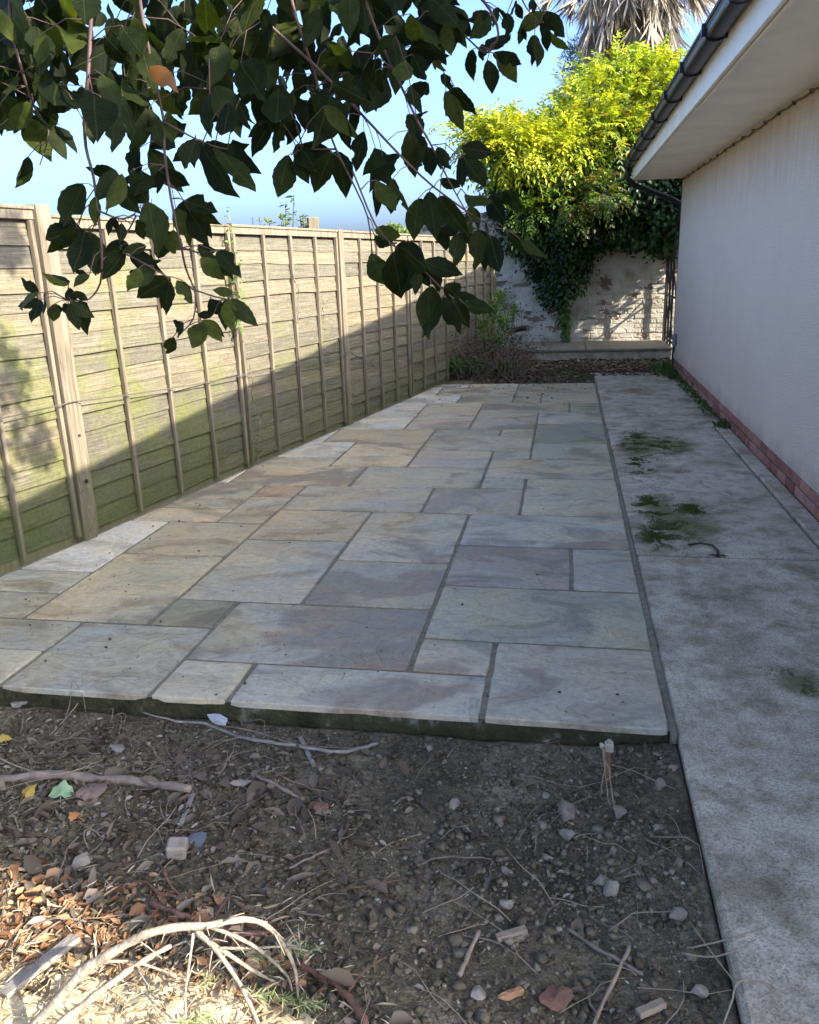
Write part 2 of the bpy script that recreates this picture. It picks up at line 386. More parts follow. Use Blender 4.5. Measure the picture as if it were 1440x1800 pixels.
def back_z(x, y):
    z = -.015 + .03*fbm(x*2, y*2, 31, 3) + .014*fbm(x*9, y*9, 33, 4) + .02*np.clip((y-11.5)/1.5, 0, 1)
    e = np.minimum(np.minimum(x+2.3, 2.4-x), np.minimum(y-10.40, 14.5-y)); z = np.where(y < 10.75, -.045+.015*fbm(x*9, y*9, 33, 3), z)
    z = np.where((x > .34) & (y < 11.75), -.05, z)
    return np.where(e < .001, -.23, z)
tag(grid_sheet('back_soil', -2.3, 2.4, 10.40, 14.5, .03, back_z, M_SOIL), kind='structure')

patio = MB()
PX0, PY0, PU, PV = .363, 2.52, .309, .299
pe = [(PX0+.024, PY0+.012), (PX0+.024, PY0+27.05*PV), (fence_x(PY0+27*PV)-.02, PY0+27.05*PV), (fence_x(PY0)-.02, PY0+.012)]
n = len(pe); vs = [(x, y, -.0065) for x, y in pe] + [(x, y, -.20) for x, y in pe]
patio.add(vs, [(0, 1, 2, 3)] + [(i, i+4, (i+1) % 4+4, (i+1) % 4) for i in range(4)])
patio_o = tag(patio.build('patio', M_MORTAR), kind='structure')
# rough mortar haunch under the front row, dirt and shadow in its dark colour
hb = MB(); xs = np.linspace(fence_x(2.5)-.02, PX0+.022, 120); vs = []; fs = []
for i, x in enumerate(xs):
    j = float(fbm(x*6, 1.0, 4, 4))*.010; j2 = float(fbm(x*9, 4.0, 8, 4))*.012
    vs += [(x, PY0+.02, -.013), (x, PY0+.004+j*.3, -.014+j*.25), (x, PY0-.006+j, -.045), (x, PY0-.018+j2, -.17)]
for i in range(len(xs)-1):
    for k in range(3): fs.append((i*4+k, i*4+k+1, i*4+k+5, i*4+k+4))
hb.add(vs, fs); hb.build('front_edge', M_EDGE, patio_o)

SL = """0 2 0 2 pg;2 5 0 1 b;2 3 1 2 p;3 6 1 3 g;0 3 2 4 gg;5 6 0 1 c;6 8 0 2 b2;6 7 2 3 d;7 9 2 5 t;5 7 3 6 g;3 5 3 5 g;3 5 5 8 c;1 3 4 6 pu;0 1 4 6 b3;0 3 6 8 b;8 11.5 1 2 b2;8 11.5 0 1 b2;9 11.5 2 3 d2;9 11.5 3 4 b2;9 11.5 4 7 w;7 9 5 7 t;5 7 6 8 o;8 11 7 8 o;7 8 7 9 c;8 11 8 10 t;7 8 9 10 or;4 7 8 10 c;2 4 8 10 p;0 2 8 11 c;2 3 10 11 gg;0 3 11 13 c;3 6 10 12 g;6 9 10 12 o;9 11 10 12 w;7 10 12 13 c;7 10 13 15 w;5 7 12 15 o;3 5 12 14 p;2 3 13 14 c;0 2 13 15 gg;2 5 14 16 c;5 8 15 17 o;8 10 15 17 w;3 5 16 17 gg;2 3 16 17 c;0 2 15 18 gr;0 2 18 20 b;6 9 17 20 w;4 6 17 19 p;4 6 19 22 c;2 4 17 20 c;1 4 20 22 t;0 1 20 22 gr;6 9 20 22 w;5 8 22 24 w;3 5 22 24 gg;2 3 22 24.5 c;0 2 22 24.5 c;6 8 24 26 w;3 6 24 26 c;0 3 24.5 27 c;5 8 26 27 w;3 5 26 27 c"""
TINT = dict(pg=(.37, .36, .35), b=(.36, .375, .395), p=(.38, .345, .325), g=(.35, .35, .325), gg=(.335, .355, .32), c=(.425, .405, .35), b2=(.33, .36, .365),
            d=(.235, .25, .215), d2=(.26, .275, .27), t=(.42, .385, .30), pu=(.32, .295, .315), b3=(.30, .31, .335), w=(.54, .55, .56), o=(.47, .395, .285), gr=(.29, .31, .25))  # palest tint paints sky sheen into the slabs along the fence
TINT['or'] = (.44, .30, .21)
for q_ in TINT: v_ = sum(TINT[q_])/3; TINT[q_] = tuple(.62*a_+.38*v_*b_ for a_, b_ in zip(TINT[q_], (1.06, 1.0, .92)))
def clip_fence(poly, gap=.035):
    """keep the part of a polygon on the house side of the fence foot"""
    out = []; f = lambda q: (Vector((q[0], q[1], 0))-FO).dot(FN) - gap
    for i in range(len(poly)):
        a, b = poly[i], poly[(i+1) % len(poly)]; fa, fb = f(a), f(b)
        if fa >= 0: out.append(a)
        if (fa >= 0) != (fb >= 0):
            u = fa/(fa-fb); out.append((a[0]+(b[0]-a[0])*u, a[1]+(b[1]-a[1])*u))
    return out
def slab(poly, tint, seed):
    """riven flagstone: uneven sawn outline, slightly domed rough top, real thickness"""
    rr = random.Random(seed); n = len(poly); cx = sum(q[0] for q in poly)/n; cy = sum(q[1] for q in poly)/n
    ring = []
    for i in range(n):
        a, b = Vector(poly[i]), Vector(poly[(i+1) % n]); ln = (b-a).length; m = max(2, int(ln/.05))
        nn = Vector((-(b-a).y, (b-a).x)).normalized()
        for k in range(m):
            q = a.lerp(b, k/m); w = float(fbm(q.x*8+seed, q.y*8, seed % 97, 3))*.0045
            if k == 0: q = q + (Vector((cx, cy))-q).normalized()*rr.uniform(.002, .007); w = 0
            ring.append(q + nn*(w+.001))
    def z(q): return float(fbm(q.x*3.1+seed*.7, q.y*3.1, seed % 89, 3))*.0035
    lv = rr.uniform(-.0015, .0015); tx, ty = rr.uniform(-.004, .004), rr.uniform(-.004, .004)
    vs = []; fs = []; N = len(ring)
    # rings: bottom, side top, chamfer, inner rings
    for s_, zz, useN in ((0, -.024, 0), (0, -.004, 0), (.004, 0, 1), (.03, .0012, 1), (.09, .0018, 1)):
        for q in ring:
            d = Vector((cx, cy))-q; L = d.length; qq = q + d*(min(s_/max(L, .01), .6))
            vs.append((qq.x-cx, qq.y-cy, zz + lv + (z(qq) if useN else 0) + (qq.x-cx)*tx + (qq.y-cy)*ty))
    for r_ in range(4):
        for i in range(N):
            j = (i+1) % N; fs.append((r_*N+i, r_*N+j, (r_+1)*N+j, (r_+1)*N+i))
    vs.append((0, 0, lv+.0018)); c = len(vs)-1
    for i in range(N): fs.append((4*N+i, 4*N+(i+1) % N, c))
    me = bpy.data.meshes.new('paving_slab'); me.from_pydata(vs, [], fs); me.materials.append(M_SLAB)
    me.polygons.foreach_set('use_smooth', [i >= 3*N for i in range(len(fs))]); me.update()
    o = link('paving_slab', me, patio_o); o.location = (cx, cy, 0); o.color = (*tint, 1)
for k, row in enumerate(SL.split(';')):
    c0, c1, r0, r1, tn = row.split(); c0, c1, r0, r1 = map(float, (c0, c1, r0, r1)); g = .0085
    x1, x0, y0, y1 = PX0-c0*PU-(g if c0 > 0 else 0), PX0-c1*PU+g, PY0+r0*PV+(g if r0 > 0 else 0), PY0+r1*PV-g
    poly = clip_fence([(x0, y0), (x1, y0), (x1, y1), (x0, y1)])
    if len(poly) < 3: continue
    ar = abs(sum(poly[i][0]*poly[(i+1) % len(poly)][1]-poly[(i+1) % len(poly)][0]*poly[i][1] for i in range(len(poly))))/2
    if ar < .004: continue
    j = random.uniform(.86, 1.08); tn = tuple(x*j*w for x, w in zip(TINT[tn], (1.15, 1.075, .87))); slab(poly, tn, k*7+3)

# concrete path along the house, cast in bays
path = MB(); path.box(.40, 1.44, -3.0, 11.6, -.23, -.045)
path_o = tag(path.build('path', M_SOIL), kind='structure')
def bay(x0, x1, y0, y1, z, th=.19, b=.008):
    m = MB(); m.bbox(x0, x1, y0, y1, z-th, z, b); return m.build('concrete_bay', M_CONC, path_o)
bay(.392, 1.447, -3.0, 4.250, -.004, b=.012); bay(.392, 1.335, 4.272, 7.772, .000, b=.012); bay(.388, 1.447, 7.79, 10.88, -.002); bay(.388, 1.30, 10.90, 11.62, -.001)
for y0, y1 in ((4.27, 5.46), (5.466, 6.62), (6.626, 7.775)):
    m = MB(); m.bbox(1.343, 1.447, y0, y1, -.19, .012, .006); m.build('edging_strip', M_CONC, path_o)
m = MB(); m.bbox(PX0+.004, .390, 2.50, 10.6, -.10, -.004, .004); m.build('mortar_joint', M_MORTAR, path_o)

# ================================================================ house
HX, HY0, HY1, HZ = 1.45, .6, 12.0, 2.46
house = tag(empty('bungalow', (HX, 6.3, 0)), 'white pebbledash bungalow with cream soffit, black gutter and brick plinth', 'house')
def part(mb, name, mat, parent, smooth=False):
    o = mb.build(name, mat, parent, smooth); o.matrix_parent_inverse = Matrix.Translation(parent.location).inverted() if parent.parent is None else parent_inv(parent); return o
def parent_inv(p):
    w = p.matrix_basis.copy(); q = p
    m = Matrix.Identity(4)
    while q is not None:
        m = q.matrix_parent_inverse @ q.matrix_basis @ m if False else (q.matrix_parent_inverse @ q.matrix_basis) @ m; q = q.parent
    return m.inverted()
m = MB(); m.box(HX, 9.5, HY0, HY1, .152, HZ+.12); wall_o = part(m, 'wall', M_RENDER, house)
m = MB(); m.box(HX+.02, 9.48, HY0+.02, HY1-.02, -.2, .15); pl = part(m, 'brick_plinth', M_MORTAR, house)
bme = MB(); bme.bbox(0, .06, 0, .215, 0, .065, .004); bme = bme.mesh('brick', M_BRICK)
for c in range(2):
    y = 3.0 + (.1125 if c else 0)
    while y < HY1-.22:
        o = link('brick', bme, pl); o.matrix_parent_inverse = parent_inv(pl)
        o.location = (HX+.004+random.uniform(-.003, .003), y+random.uniform(-.002, .002), .002+c*.075); y += .225
# ragged bottom lip of the render
m = MB(); ys = np.arange(HY0, HY1, .03); vs = []; fs = []
for y in ys:
    d = max(0, float(fbm(y*3, 2, 6, 4)))*.03
    vs += [(HX-.010, y, .30), (HX-.011, y, .150+d), (HX+.03, y, .148+d)]
for i in range(len(ys)-1):
    for k in range(2): fs.append((i*3+k, i*3+3+k, i*3+4+k, i*3+1+k))
# soffit boards, fascia, gutter
for y0, y1 in ((HY0-.3, 3.3), (3.304, 7.2), (7.204, 10.9), (10.904, HY1-.02)):
    m = MB(); m.bbox(.835, HX+.05, y0, y1, HZ, HZ+.012, .002); part(m, 'soffit_board', M_SOFFIT, house)
m = MB(); m.bbox(.812, .834, HY0-.3, HY1, HZ-.012, HZ+.215, .003); fas = part(m, 'fascia', M_WHITE, house)
m = MB(); m.bbox(.845, .868, HY0-.3, HY1-.03, HZ-.016, HZ-.002, .003); part(m, 'soffit_trim', M_SOFFIT, fas)
m = MB(); m.bbox(.836, HX+.02, HY1-.018, HY1+.004, HZ-.012, HZ+.22, .003); part(m, 'end_board', M_WHITE, house)
GX, GZ, GR = .748, HZ+.180, .050
prof = []
for k in range(13):
    a = math.pi + math.pi*k/12; sq = 1/max(abs(math.cos(a)), abs(math.sin(a)))**.45
    prof.append((GX+GR*math.cos(a)*sq, GZ+GR*1.0*math.sin(a)*sq))
prof = [(GX-GR-.006, GZ+.004)] + prof + [(x+(GX-x)*.06, z+.004) for x, z in reversed(prof)]
def extrude_y(prof, ys, closed=True):
    m = MB(); N = len(prof); vs = [(x, y, z) for y in ys for x, z in prof]; fs = []
    for i in range(len(ys)-1):
        for k in range(N if closed else N-1): fs.append((i*N+k, (i+1)*N+k, (i+1)*N+(k+1) % N, i*N+(k+1) % N))
    fs.append(tuple(range(N))); fs.append(tuple((len(ys)-1)*N+k for k in range(N-1, -1, -1))); m.add(vs, fs); return m
gut = part(extrude_y(prof, np.linspace(HY0-.3, HY1-.03, 10)), 'gutter', M_BLACK, house, True)
bp = [(GX+(x-GX)*1.16, GZ+(z-GZ)*1.20-.001) for x, z in prof[:14]] + [(GX+(x-GX)*1.02, GZ+(z-GZ)*1.03) for x, z in reversed(prof[:14])]
for y in (1.3, 2.25, 3.22, 4.2, 5.18, 6.10, 7.05, 8.02, 9.08, 10.03, 11.0, 11.85):
    m = extrude_y(bp, (y-.018, y+.018)); m.bbox(GX+GR-.004, .811, y-.016, y+.016, GZ-.045, GZ+.02, .003); m.bbox(GX-GR-.022, GX-GR-.004, y-.016, y+.016, GZ-.03, GZ+.032, .003)
    part(m, 'gutter_bracket', M_BLACK, gut)
for y in (4.55, 8.4): part(extrude_y([(GX+(x-GX)*1.06, GZ+(z-GZ)*1.07) for x, z in prof[:14]] + [(GX+(x-GX)*1.0, GZ+(z-GZ)*1.0) for x, z in reversed(prof[:14])], (y-.05, y+.05)), 'gutter_joint', M_BLACK, gut)
m = MB(); m.tube([(GX, 11.88, GZ-.03), (GX, 11.90, GZ-.17), (.86, 11.98, GZ-.26), (1.30, 12.06, GZ-.42), (1.50, 12.08, GZ-.52), (1.53, 12.08, GZ-.8), (1.53, 12.08, 0)], .034, 10); part(m, 'downpipe', M_BLACK, house, True)
# roof with courses of tiles
rf = MB(); RP = math.tan(math.radians(19)); vs = []; fs = []
rows = 17
for r_ in range(rows):
    xa, xb = .70+r_*.30, .70+(r_+1)*.30+.04; za, zb = HZ+.232+r_*.30*RP, HZ+.232+(r_+1)*.30*RP-.006
    rf.add([(xa, HY0-.3, za), (xb, HY0-.3, zb), (xb, HY1+.06, zb), (xa, HY1+.06, za), (xa, HY0-.3, za-.02), (xb, HY0-.3, zb-.02), (xb, HY1+.06, zb-.02), (xa, HY1+.06, za-.02)],
           [(0, 1, 2, 3), (0, 3, 7, 4), (4, 7, 6, 5), (0, 4, 5, 1), (3, 2, 6, 7)])
xr = .70+rows*.30; zr = HZ+.232+rows*.30*RP
rf.add([(xr, HY0-.3, zr), (10.2, HY0-.3, HZ+.2), (10.2, HY1+.06, HZ+.2), (xr, HY1+.06, zr)], [(0, 1, 2, 3)])
part(rf, 'roof', M_TILE, house)
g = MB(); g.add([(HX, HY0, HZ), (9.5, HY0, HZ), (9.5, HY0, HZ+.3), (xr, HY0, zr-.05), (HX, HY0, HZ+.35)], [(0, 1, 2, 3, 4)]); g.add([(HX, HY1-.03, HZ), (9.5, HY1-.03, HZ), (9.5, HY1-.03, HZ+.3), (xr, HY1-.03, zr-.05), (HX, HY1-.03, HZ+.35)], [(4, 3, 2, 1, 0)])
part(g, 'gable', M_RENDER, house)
# cable clipped along the top of the wall
cb = MB(); pts = []; y = HY1-.01
while y > 2.2:
    pts.append((HX-.012+.003*math.sin(y*9), y, HZ-.028-.012*abs(math.sin(y*math.pi/.42))+.006*math.sin(y*3.1))); y -= .07
cb.tube(pts, .0075, 5)
y = HY1-.2
while y > 2.4: cb.box(HX-.024, HX+.002, y-.012, y+.012, HZ-.045, HZ-.02); y -= .42
part(cb, 'wall_cable', M_WIRE, house)
# grey conduit cover with a black cable at the far corner of the wall
m = MB(); m.bbox(HX-.055, HX-.002, 11.62, 11.70, .33, .50, .018); cv = part(m, 'cable_cover', M_GREYPL, house)
m = MB(); m.tube([(HX-.03, 11.66, .34), (HX-.03, 11.66, .28), (HX-.045, 11.65, .22), (HX-.03, 11.67, .16), (HX-.035, 11.66, 0)], .013, 6); part(m, 'cable_tail', M_BLACK, cv)
# ================================================================ timber fence
FANG = math.atan2(FD.y, FD.x)
def fpt(s, w=0, z=0): return FO + FD*s + FN*w + Vector((0, 0, z))
POSTS = [-2.99, -1.18, .63, 2.45, 4.27, 6.02, 7.80, 9.58]
def board_mesh(L, seed):
    """waney-edged lap board: wavy lower edge, leaning out over the board below"""
    rr = random.Random(seed); N = 16; vs = []; fs = []; h = .155
    for i in range(N+1):
        x = L*i/N; lo = float(fbm(x*2.3+seed*5, seed, 5, 3))*.016; b = float(fbm(x*1.4, seed*3, 7, 2))*.006
        vs += [(x, -.013+b, lo), (x, -.004+b, lo), (x, .006+b*.5, h), (x, .001+b*.5, h)]
    for i in range(N):
        for k in range(4): fs.append((i*4+k, i*4+(k+1) % 4, i*4+4+(k+1) % 4, i*4+4+k))
    fs.append((3, 2, 1, 0)); fs.append(tuple(N*4+k for k in range(4)))
    m = MB(); m.add(vs, fs); return m.mesh('board', M_FENCE)
BOARDS = [board_mesh(1.0, k) for k in range(9)]
GAPW = [.052, .022, .052, .020, .046, .020, .020, .052]
fence = tag(empty('timber_fence', fpt(0), FANG), 'weathered lapped timber fence with battens along the left of the patio', 'fence')
for i in range(len(POSTS)-1):
    s0, s1 = POSTS[i]+GAPW[i], POSTS[i+1]-GAPW[i+1]; L = s1-s0; top = 1.80 if i != 1 else 1.835
    if i == 6: top = 1.79
    m = MB()
    m.bbox(0, L, -.036, -.012, top-.052, top-.004, .003); m.bbox(-.01, L+.01, -.045, .035, top-.003, top+.016, .003)
    m.bbox(-.01, L+.01, .002, .024, -.15, .065, .003)
    for q in range(3): x = (.035, L/2, L-.035)[q]; m.bbox(x-.018, x+.018, .012, .034, .03, top-.01, .003)
    e = m.build('fence_panel', M_POST, fence); e.location = (s0, 0, 0)
    nb = 15; pitch = (top-.10)/nb
    for k in range(nb):
        o = link('board', BOARDS[(k*4+i*2) % 9], e); o.scale = (L if random.random() < .5 else -L, 1, 1); o.location = (0 if o.scale.x > 0 else L, random.uniform(-.005, .004), .045+k*pitch+random.uniform(-.006, .006))
        o.rotation_euler = (random.uniform(-.02, .02), random.uniform(-.007, .007), 0)
    for q in range(5):
        m = MB(); x = .02 if q == 0 else (L-.02 if q == 4 else L*q/4)
        m.bbox(-.013, .013, -.042, -.014, .03, top-.054, .003); o = m.build('batten', M_POST, e); o.location = (x, 0, 0); o.rotation_euler = (0, random.uniform(-.004, .004), 0)
for i, s in enumerate(POSTS):
    if i == 0: continue
    h = {2: 1.86, 4: 1.82, 7: 1.86}.get(i, 1.815); w = .05
    w = GAPW[i]; m = MB(); m.bbox(-w+.002, w-.002, -.062 if w > .03 else -.020, .05, -.15, h, .007)
    e = m.build('fence_post', M_POST if i != 7 else M_FENCE, fence); e.location = (s, 0, 0)
    if i == 2: m = MB(); m.tube([(.01, -.062, .62), (.01, -.07, .62)], .008, 6); m.tube([(.012, -.062, .35), (.012, -.072, .35)], .012, 6); m.build('bolt', M_IRON, e)
    if i in (4, 5): m = MB(); m.tube([(.02, -.062, .2), (.02, -.07, .2)], .010, 6); m.build('bolt', M_IRON, e)
m = MB(); m.bbox(-.05, .05, -.05, .05, -.2, 1.93, .008); o = m.build('post', M_POST); o.location = fpt(4.12, -.15); o.rotation_euler = (0, 0, .4)
tag(o, 'weathered post end poking up behind the fence', 'post')
# wire strung along the fence
def strung(pts, r=.003, sub=8, sag=.02):
    out = []
    for a, b in zip(pts[:-1], pts[1:]):
        a, b = Vector(a), Vector(b)
        for k in range(sub): u = k/sub; out.append(a.lerp(b, u)-Vector((0, 0, sag*4*u*(1-u))))
    out.append(Vector(pts[-1])); return out
w = MB(); w.tube(strung([fpt(-1.2, .072, .84), fpt(.63, .072, .815), fpt(2.45, .07, .73), fpt(4.27, .07, .70)], sag=.012), .0035, 5)
tag(w.build('fence_wire', M_WIRE), 'thin dark wire strung across the near fence panels', 'wire')
w = MB(); w.tube(strung([fpt(4.30, .07, .71), fpt(4.8, .05, .56), fpt(5.25, .04, .49), fpt(5.6, .04, .49), fpt(6.02, .075, .47), fpt(6.6, .05, .62), fpt(7.3, .04, .82)], sag=.02), .0032, 5)
w.tube(strung([fpt(4.8, .05, .56), fpt(4.98, .05, .45), fpt(5.05, .05, .52)], sag=.0), .003, 5)
tag(w.build('fence_wire', M_WIRE), 'slack drooping wire on the farther fence panels', 'wire')

# ================================================================ old brick wall at the far end
WY = 14.3
wall = tag(empty('brick_wall', (0.6, WY, 0)), 'old garden brick wall with flaking whitewash below the creeper', 'wall')
m = MB(); m.box(-2.6, 3.2, WY-.019, WY+.23, -.2, 2.25); part(m, 'mortar_core', M_OLDWALL, wall)
bms = []
for k in range(5):
    bm = bmesh.new(); bmesh.ops.create_cube(bm, size=1); rr = random.Random(k)
    bmesh.ops.bevel(bm, geom=bm.edges[:], offset=.06, segments=1, affect='EDGES')
    for v in bm.verts: v.co = Vector((v.co.x*.218, v.co.y*.06, v.co.z*.068)) + Vector((rr.uniform(-.004, .004), rr.uniform(-.004, .004), rr.uniform(-.003, .003)))
    me = bpy.data.meshes.new('brick'); bm.to_mesh(me); bm.free(); me.materials.append(M_OLDWALL); bms.append(me)
nbk = 0
for c in range(27):
    x = -1.45 + (.115 if c % 2 else 0)
    while x < 1.85:
        if nbk < 300 and not (c > 20 and x > .4):
            o = link('brick', random.choice(bms), wall); o.matrix_parent_inverse = parent_inv(wall)
            o.location = (x, WY+.004+random.uniform(-.006, .006), .18+c*.077); o.rotation_euler = (random.uniform(-.02, .02), random.uniform(-.02, .02), random.uniform(-.02, .02)); nbk += 1
        x += .231
# raised concrete ledge at the foot of the wall
led = tag(empty('raised_ledge', (.5, 13.6, 0)), 'raised concrete ledge with flat coping slabs at the foot of the wall', 'ledge')
m = MB(); m.bbox(-.85, 1.56, 13.02, WY-.03, -.15, .135, .01); part(m, 'ledge_wall', M_CONC, led)
for x0, x1 in ((-.86, .30), (.306, 1.57)):
    m = MB(); m.bbox(x0, x1, 12.985, WY-.02, .137, .178, .008); part(m, 'coping_slab', M_MORTAR, led)
# narrow lattice gate between house corner and wall, seen edge-on
gate = tag(empty('lattice_gate', (1.55, 13.2, 0)), 'dark lattice gate seen edge-on in the gap beside the house corner', 'gate')
for y in (12.25, 12.75, 13.25, 13.6, 13.95, 14.18):
    m = MB(); m.bbox(1.535, 1.565, y-.018, y+.018, 0, 2.05, .003); part(m, 'upright', M_IRON, gate)
for z in (.25, .9, 1.45, 2.0):
    m = MB(); m.bbox(1.54, 1.56, 12.25, 14.2, z-.014, z+.014, .003); part(m, 'rail', M_IRON, gate)
for a, b in (((12.3, .3), (13.1, 1.2)), ((13.0, .3), (13.9, 1.3)), ((13.4, .3), (14.15, 1.0)), ((13.2, 1.0), (14.15, 1.9))):
    m = MB(); m.tube([(1.55, a[0], a[1]), (1.55, b[0], b[1])], .012, 5); part(m, 'brace', M_IRON, gate)
# ================================================================ plants
M_CREEPER = leafmat('creeper_leaf', [(0, (.50, .17, .06)), (.06, (.42, .20, .05)), (.10, (.035, .075, .012)), (.24, (.12, .20, .018)), (.45, (.26, .33, .02)), (.75, (.37, .41, .022)), (1, (.47, .45, .035))], .5, .40, (1.25, 1.2, .5))
M_IVY = leafmat('ivy_leaf', [(0, (.014, .030, .010)), (.55, (.035, .075, .018)), (.85, (.075, .14, .03)), (1, (.13, .20, .05))], .38, .22, (1.2, 1.4, .5))
M_OLIVE = leafmat('olive_leaf', [(0, (.10, .14, .07)), (.6, (.20, .25, .15)), (1, (.34, .38, .27))], .5, .25)
M_SHRUB = leafmat('shrub_leaf', [(0, (.05, .09, .02)), (.6, (.11, .16, .035)), (1, (.22, .26, .05))], .45, .3)
M_WEED = leafmat('weed_leaf', [(0, (.05, .09, .02)), (.6, (.10, .19, .03)), (1, (.22, .33, .05))], .5, .35)
M_DRY = leafmat('dry_leaf', [(0, (.045, .034, .022)), (.5, (.12, .08, .047)), (.8, (.24, .15, .08)), (1, (.40, .32, .22))], .8, .1, (1, .8, .5))
M_BARK = plain('bark', (.075, .055, .04), .9, .4, 20, .7, 50)
M_TWIG = plain('twig_bark', (.20, .155, .115), .8, .4, 25, .4, 90)
M_PALE = plain('pale_twig', (.29, .225, .15), .75, .3, 25, .3, 90)
def m_frond():
    t = NT('dead_frond'); r = t.attr('rnd'); k = t.ramp(r, [(0, (.11, .09, .065)), (.4, (.27, .225, .17)), (1, (.50, .44, .36))])
    return t.done(k, .75, None, .3, (.12, k))
M_FROND = m_frond()
M_PALMG = leafmat('palm_leaf', [(0, (.05, .09, .03)), (1, (.12, .17, .05))], .45, .2)
def blob_points(blobs, n, rng, shell=.55):
    """points spread through the outer shell of a set of ellipsoids given as (px, py, Y, rx, rz, ry in metres)"""
    w = np.array([b[3]*b[4] for b in blobs], float)**.8; w /= w.sum(); idx = rng.choice(len(blobs), n, p=w)
    C = np.array([on_y(b[0], b[1], b[2])[:] for b in blobs]); Rr = np.array([(b[3]*b[2]/CAM_F, b[5], b[4]*b[2]/CAM_F) for b in blobs])
    u = unit(rng.normal(size=(n, 3))); r = (shell+(1-shell)*rng.random((n, 1)))*(1+.16*rng.normal(size=(n, 1)))
    P = C[idx] + u*Rr[idx]*r; N = unit(u/Rr[idx]); return P, N, idx
def pinnate(P, D, rng, ln=.29, pairs=5, lw=.033, ll=.080):
    """compound leaves: pairs of leaflets along a drooping stalk"""
    n = len(P); D = unit(D); S = unit(np.cross(D, rng.normal(size=(n, 3))*.35+np.array([0, 0, 1.0])))
    Ps, Ds, Ns, Id = [], [], [], []
    up = np.cross(S, D); L = (ln*(.7+.6*rng.random(n)))[:, None]
    for j in range(pairs*2+1):
        t = (j//2+1)/(pairs+.5); sg = 1 if j % 2 else -1
        q = P + D*L*t - np.array([0, 0, .22])*L*t*t
        if j == pairs*2: d = D*1.0 - np.array([0, 0, .7])
        else: d = D*.55 + S*sg*.8 - np.array([0, 0, .28]) + rng.normal(size=(n, 3))*.15
        Ps.append(q); Ds.append(d); Ns.append(up + rng.normal(size=(n, 3))*.25); Id.append(np.arange(n))
    P = np.concatenate(Ps); k = len(P)
    return P, np.concatenate(Ds), np.concatenate(Ns), ll*(.7+.6*rng.random(k)), lw*(.8+.5*rng.random(k)), np.concatenate(Id)
def path_noise(a, b, n, amp, rng):
    a, b = np.array(a, float), np.array(b, float); t = np.linspace(0, 1, n)[:, None]
    return a + (b-a)*t + np.cumsum(rng.normal(size=(n, 3)), 0)*amp*np.sin(t*np.pi)**.5

# --- yellow-green creeper over the top of the wall
cb = [(845,248,12.9,42,26,.35),(890,252,12.8,54,32,.4),(940,262,12.8,58,32,.42),(1000,245,13.4,60,42,.5),(1050,205,13.6,66,52,.6),(1105,180,13.9,62,50,.6),(1145,195,13.9,56,44,.6),
      (1075,235,13.3,60,36,.5),(1010,265,13.0,48,20,.35),(935,270,12.95,44,14,.3),(1160,150,14.2,46,36,.5),(1090,150,14.4,46,34,.5),(1045,165,14.2,40,26,.4),(820,240,13.1,22,16,.25),(1185,180,14.2,44,44,.6),
      (1100,270,13.4,36,24,.3),(920,372,12.9,30,11,.22),(1000,352,12.8,44,14,.28),(1052,335,12.8,32,14,.28),(1260,230,14.2,80,60,.6),(1340,250,14.2,70,60,.6),(1120,130,14.8,40,24,.4),(870,225,13.5,30,12,.25),(905,225,13.6,26,14,.25),(1100,138,15.4,30,16,.4),(1085,112,15.8,9,16,.2)]  # the widest blobs, hidden by the house, are added to block sun
rng = np.random.default_rng(5)
P, N, idx = blob_points(cb, 4600, rng, .6)
D = N*1.0 + np.array([0, -.25, -.10]) + rng.normal(size=P.shape)*.55
kp = (fbm(P[:, 0]*3.2, P[:, 2]*3.2, 17, 3) > -.22) | (rng.random(len(P)) < .25); P, N, idx, D = P[kp], N[kp], idx[kp], D[kp]
tone = np.clip(.46 + .30*rng.normal(size=len(P)) + .08*N[:, 2], .11, 1)
px_or = ((idx == 16) | (idx == 12) | (idx == 13)) & (rng.random(len(P)) < .22); tone[px_or] = rng.random(px_or.sum())*.09
tone[np.isin(idx, (0, 1, 2, 3, 8, 9, 13, 22, 23))] += .22; tone = np.clip(tone, .11, 1)
tone[(idx >= 15) & (idx <= 18)] = np.clip(tone[(idx >= 15) & (idx <= 18)]*.24, .11, 1); tone[idx == 16] = np.clip(tone[idx == 16]*1.6, .11, 1)  # lower sprays darkened: shade painted into the leaf colour
shoots = []
for k in range(34):
    b_ = cb[int(rng.integers(0, 15))]; c_ = np.array(on_y(*b_[:3])[:]); a_ = rng.uniform(0, 2*np.pi); e_ = c_+np.array([np.cos(a_)*b_[3]*b_[2]/CAM_F*1.25, -.1-.3*rng.random(), (.35+.9*np.sin(a_))*b_[4]*b_[2]/CAM_F*1.2])
    q_ = path_noise(c_, e_+np.array([.12*np.cos(a_), 0, .05]), 8, .02, rng); shoots.append(q_)
    P = np.concatenate([P, q_[3:]]); D = np.concatenate([D, rng.normal(size=(5, 3))*.6+(q_[-1]-q_[0])]); tone = np.concatenate([tone, np.clip(.5+.25*rng.normal(size=5), .12, 1)])
lp, ld, lnr, ll, lw, ii = pinnate(P, D, rng)
creeper = tag(empty('creeper', (-.2, 14.2, 0)), 'yellow-green autumn creeper sprawling over the top of the old wall', 'creeper')
def child_mesh(name, me, parent):
    o = link(name, me, parent); o.matrix_parent_inverse = parent_inv(parent); return o
child_mesh('foliage', leaf_cloud('foliage', lp, ld, lnr, ll, lw, M_CREEPER, np.clip(tone[ii]+rng.normal(size=len(ii))*.03, .0, 1)), creeper)
m = MB()
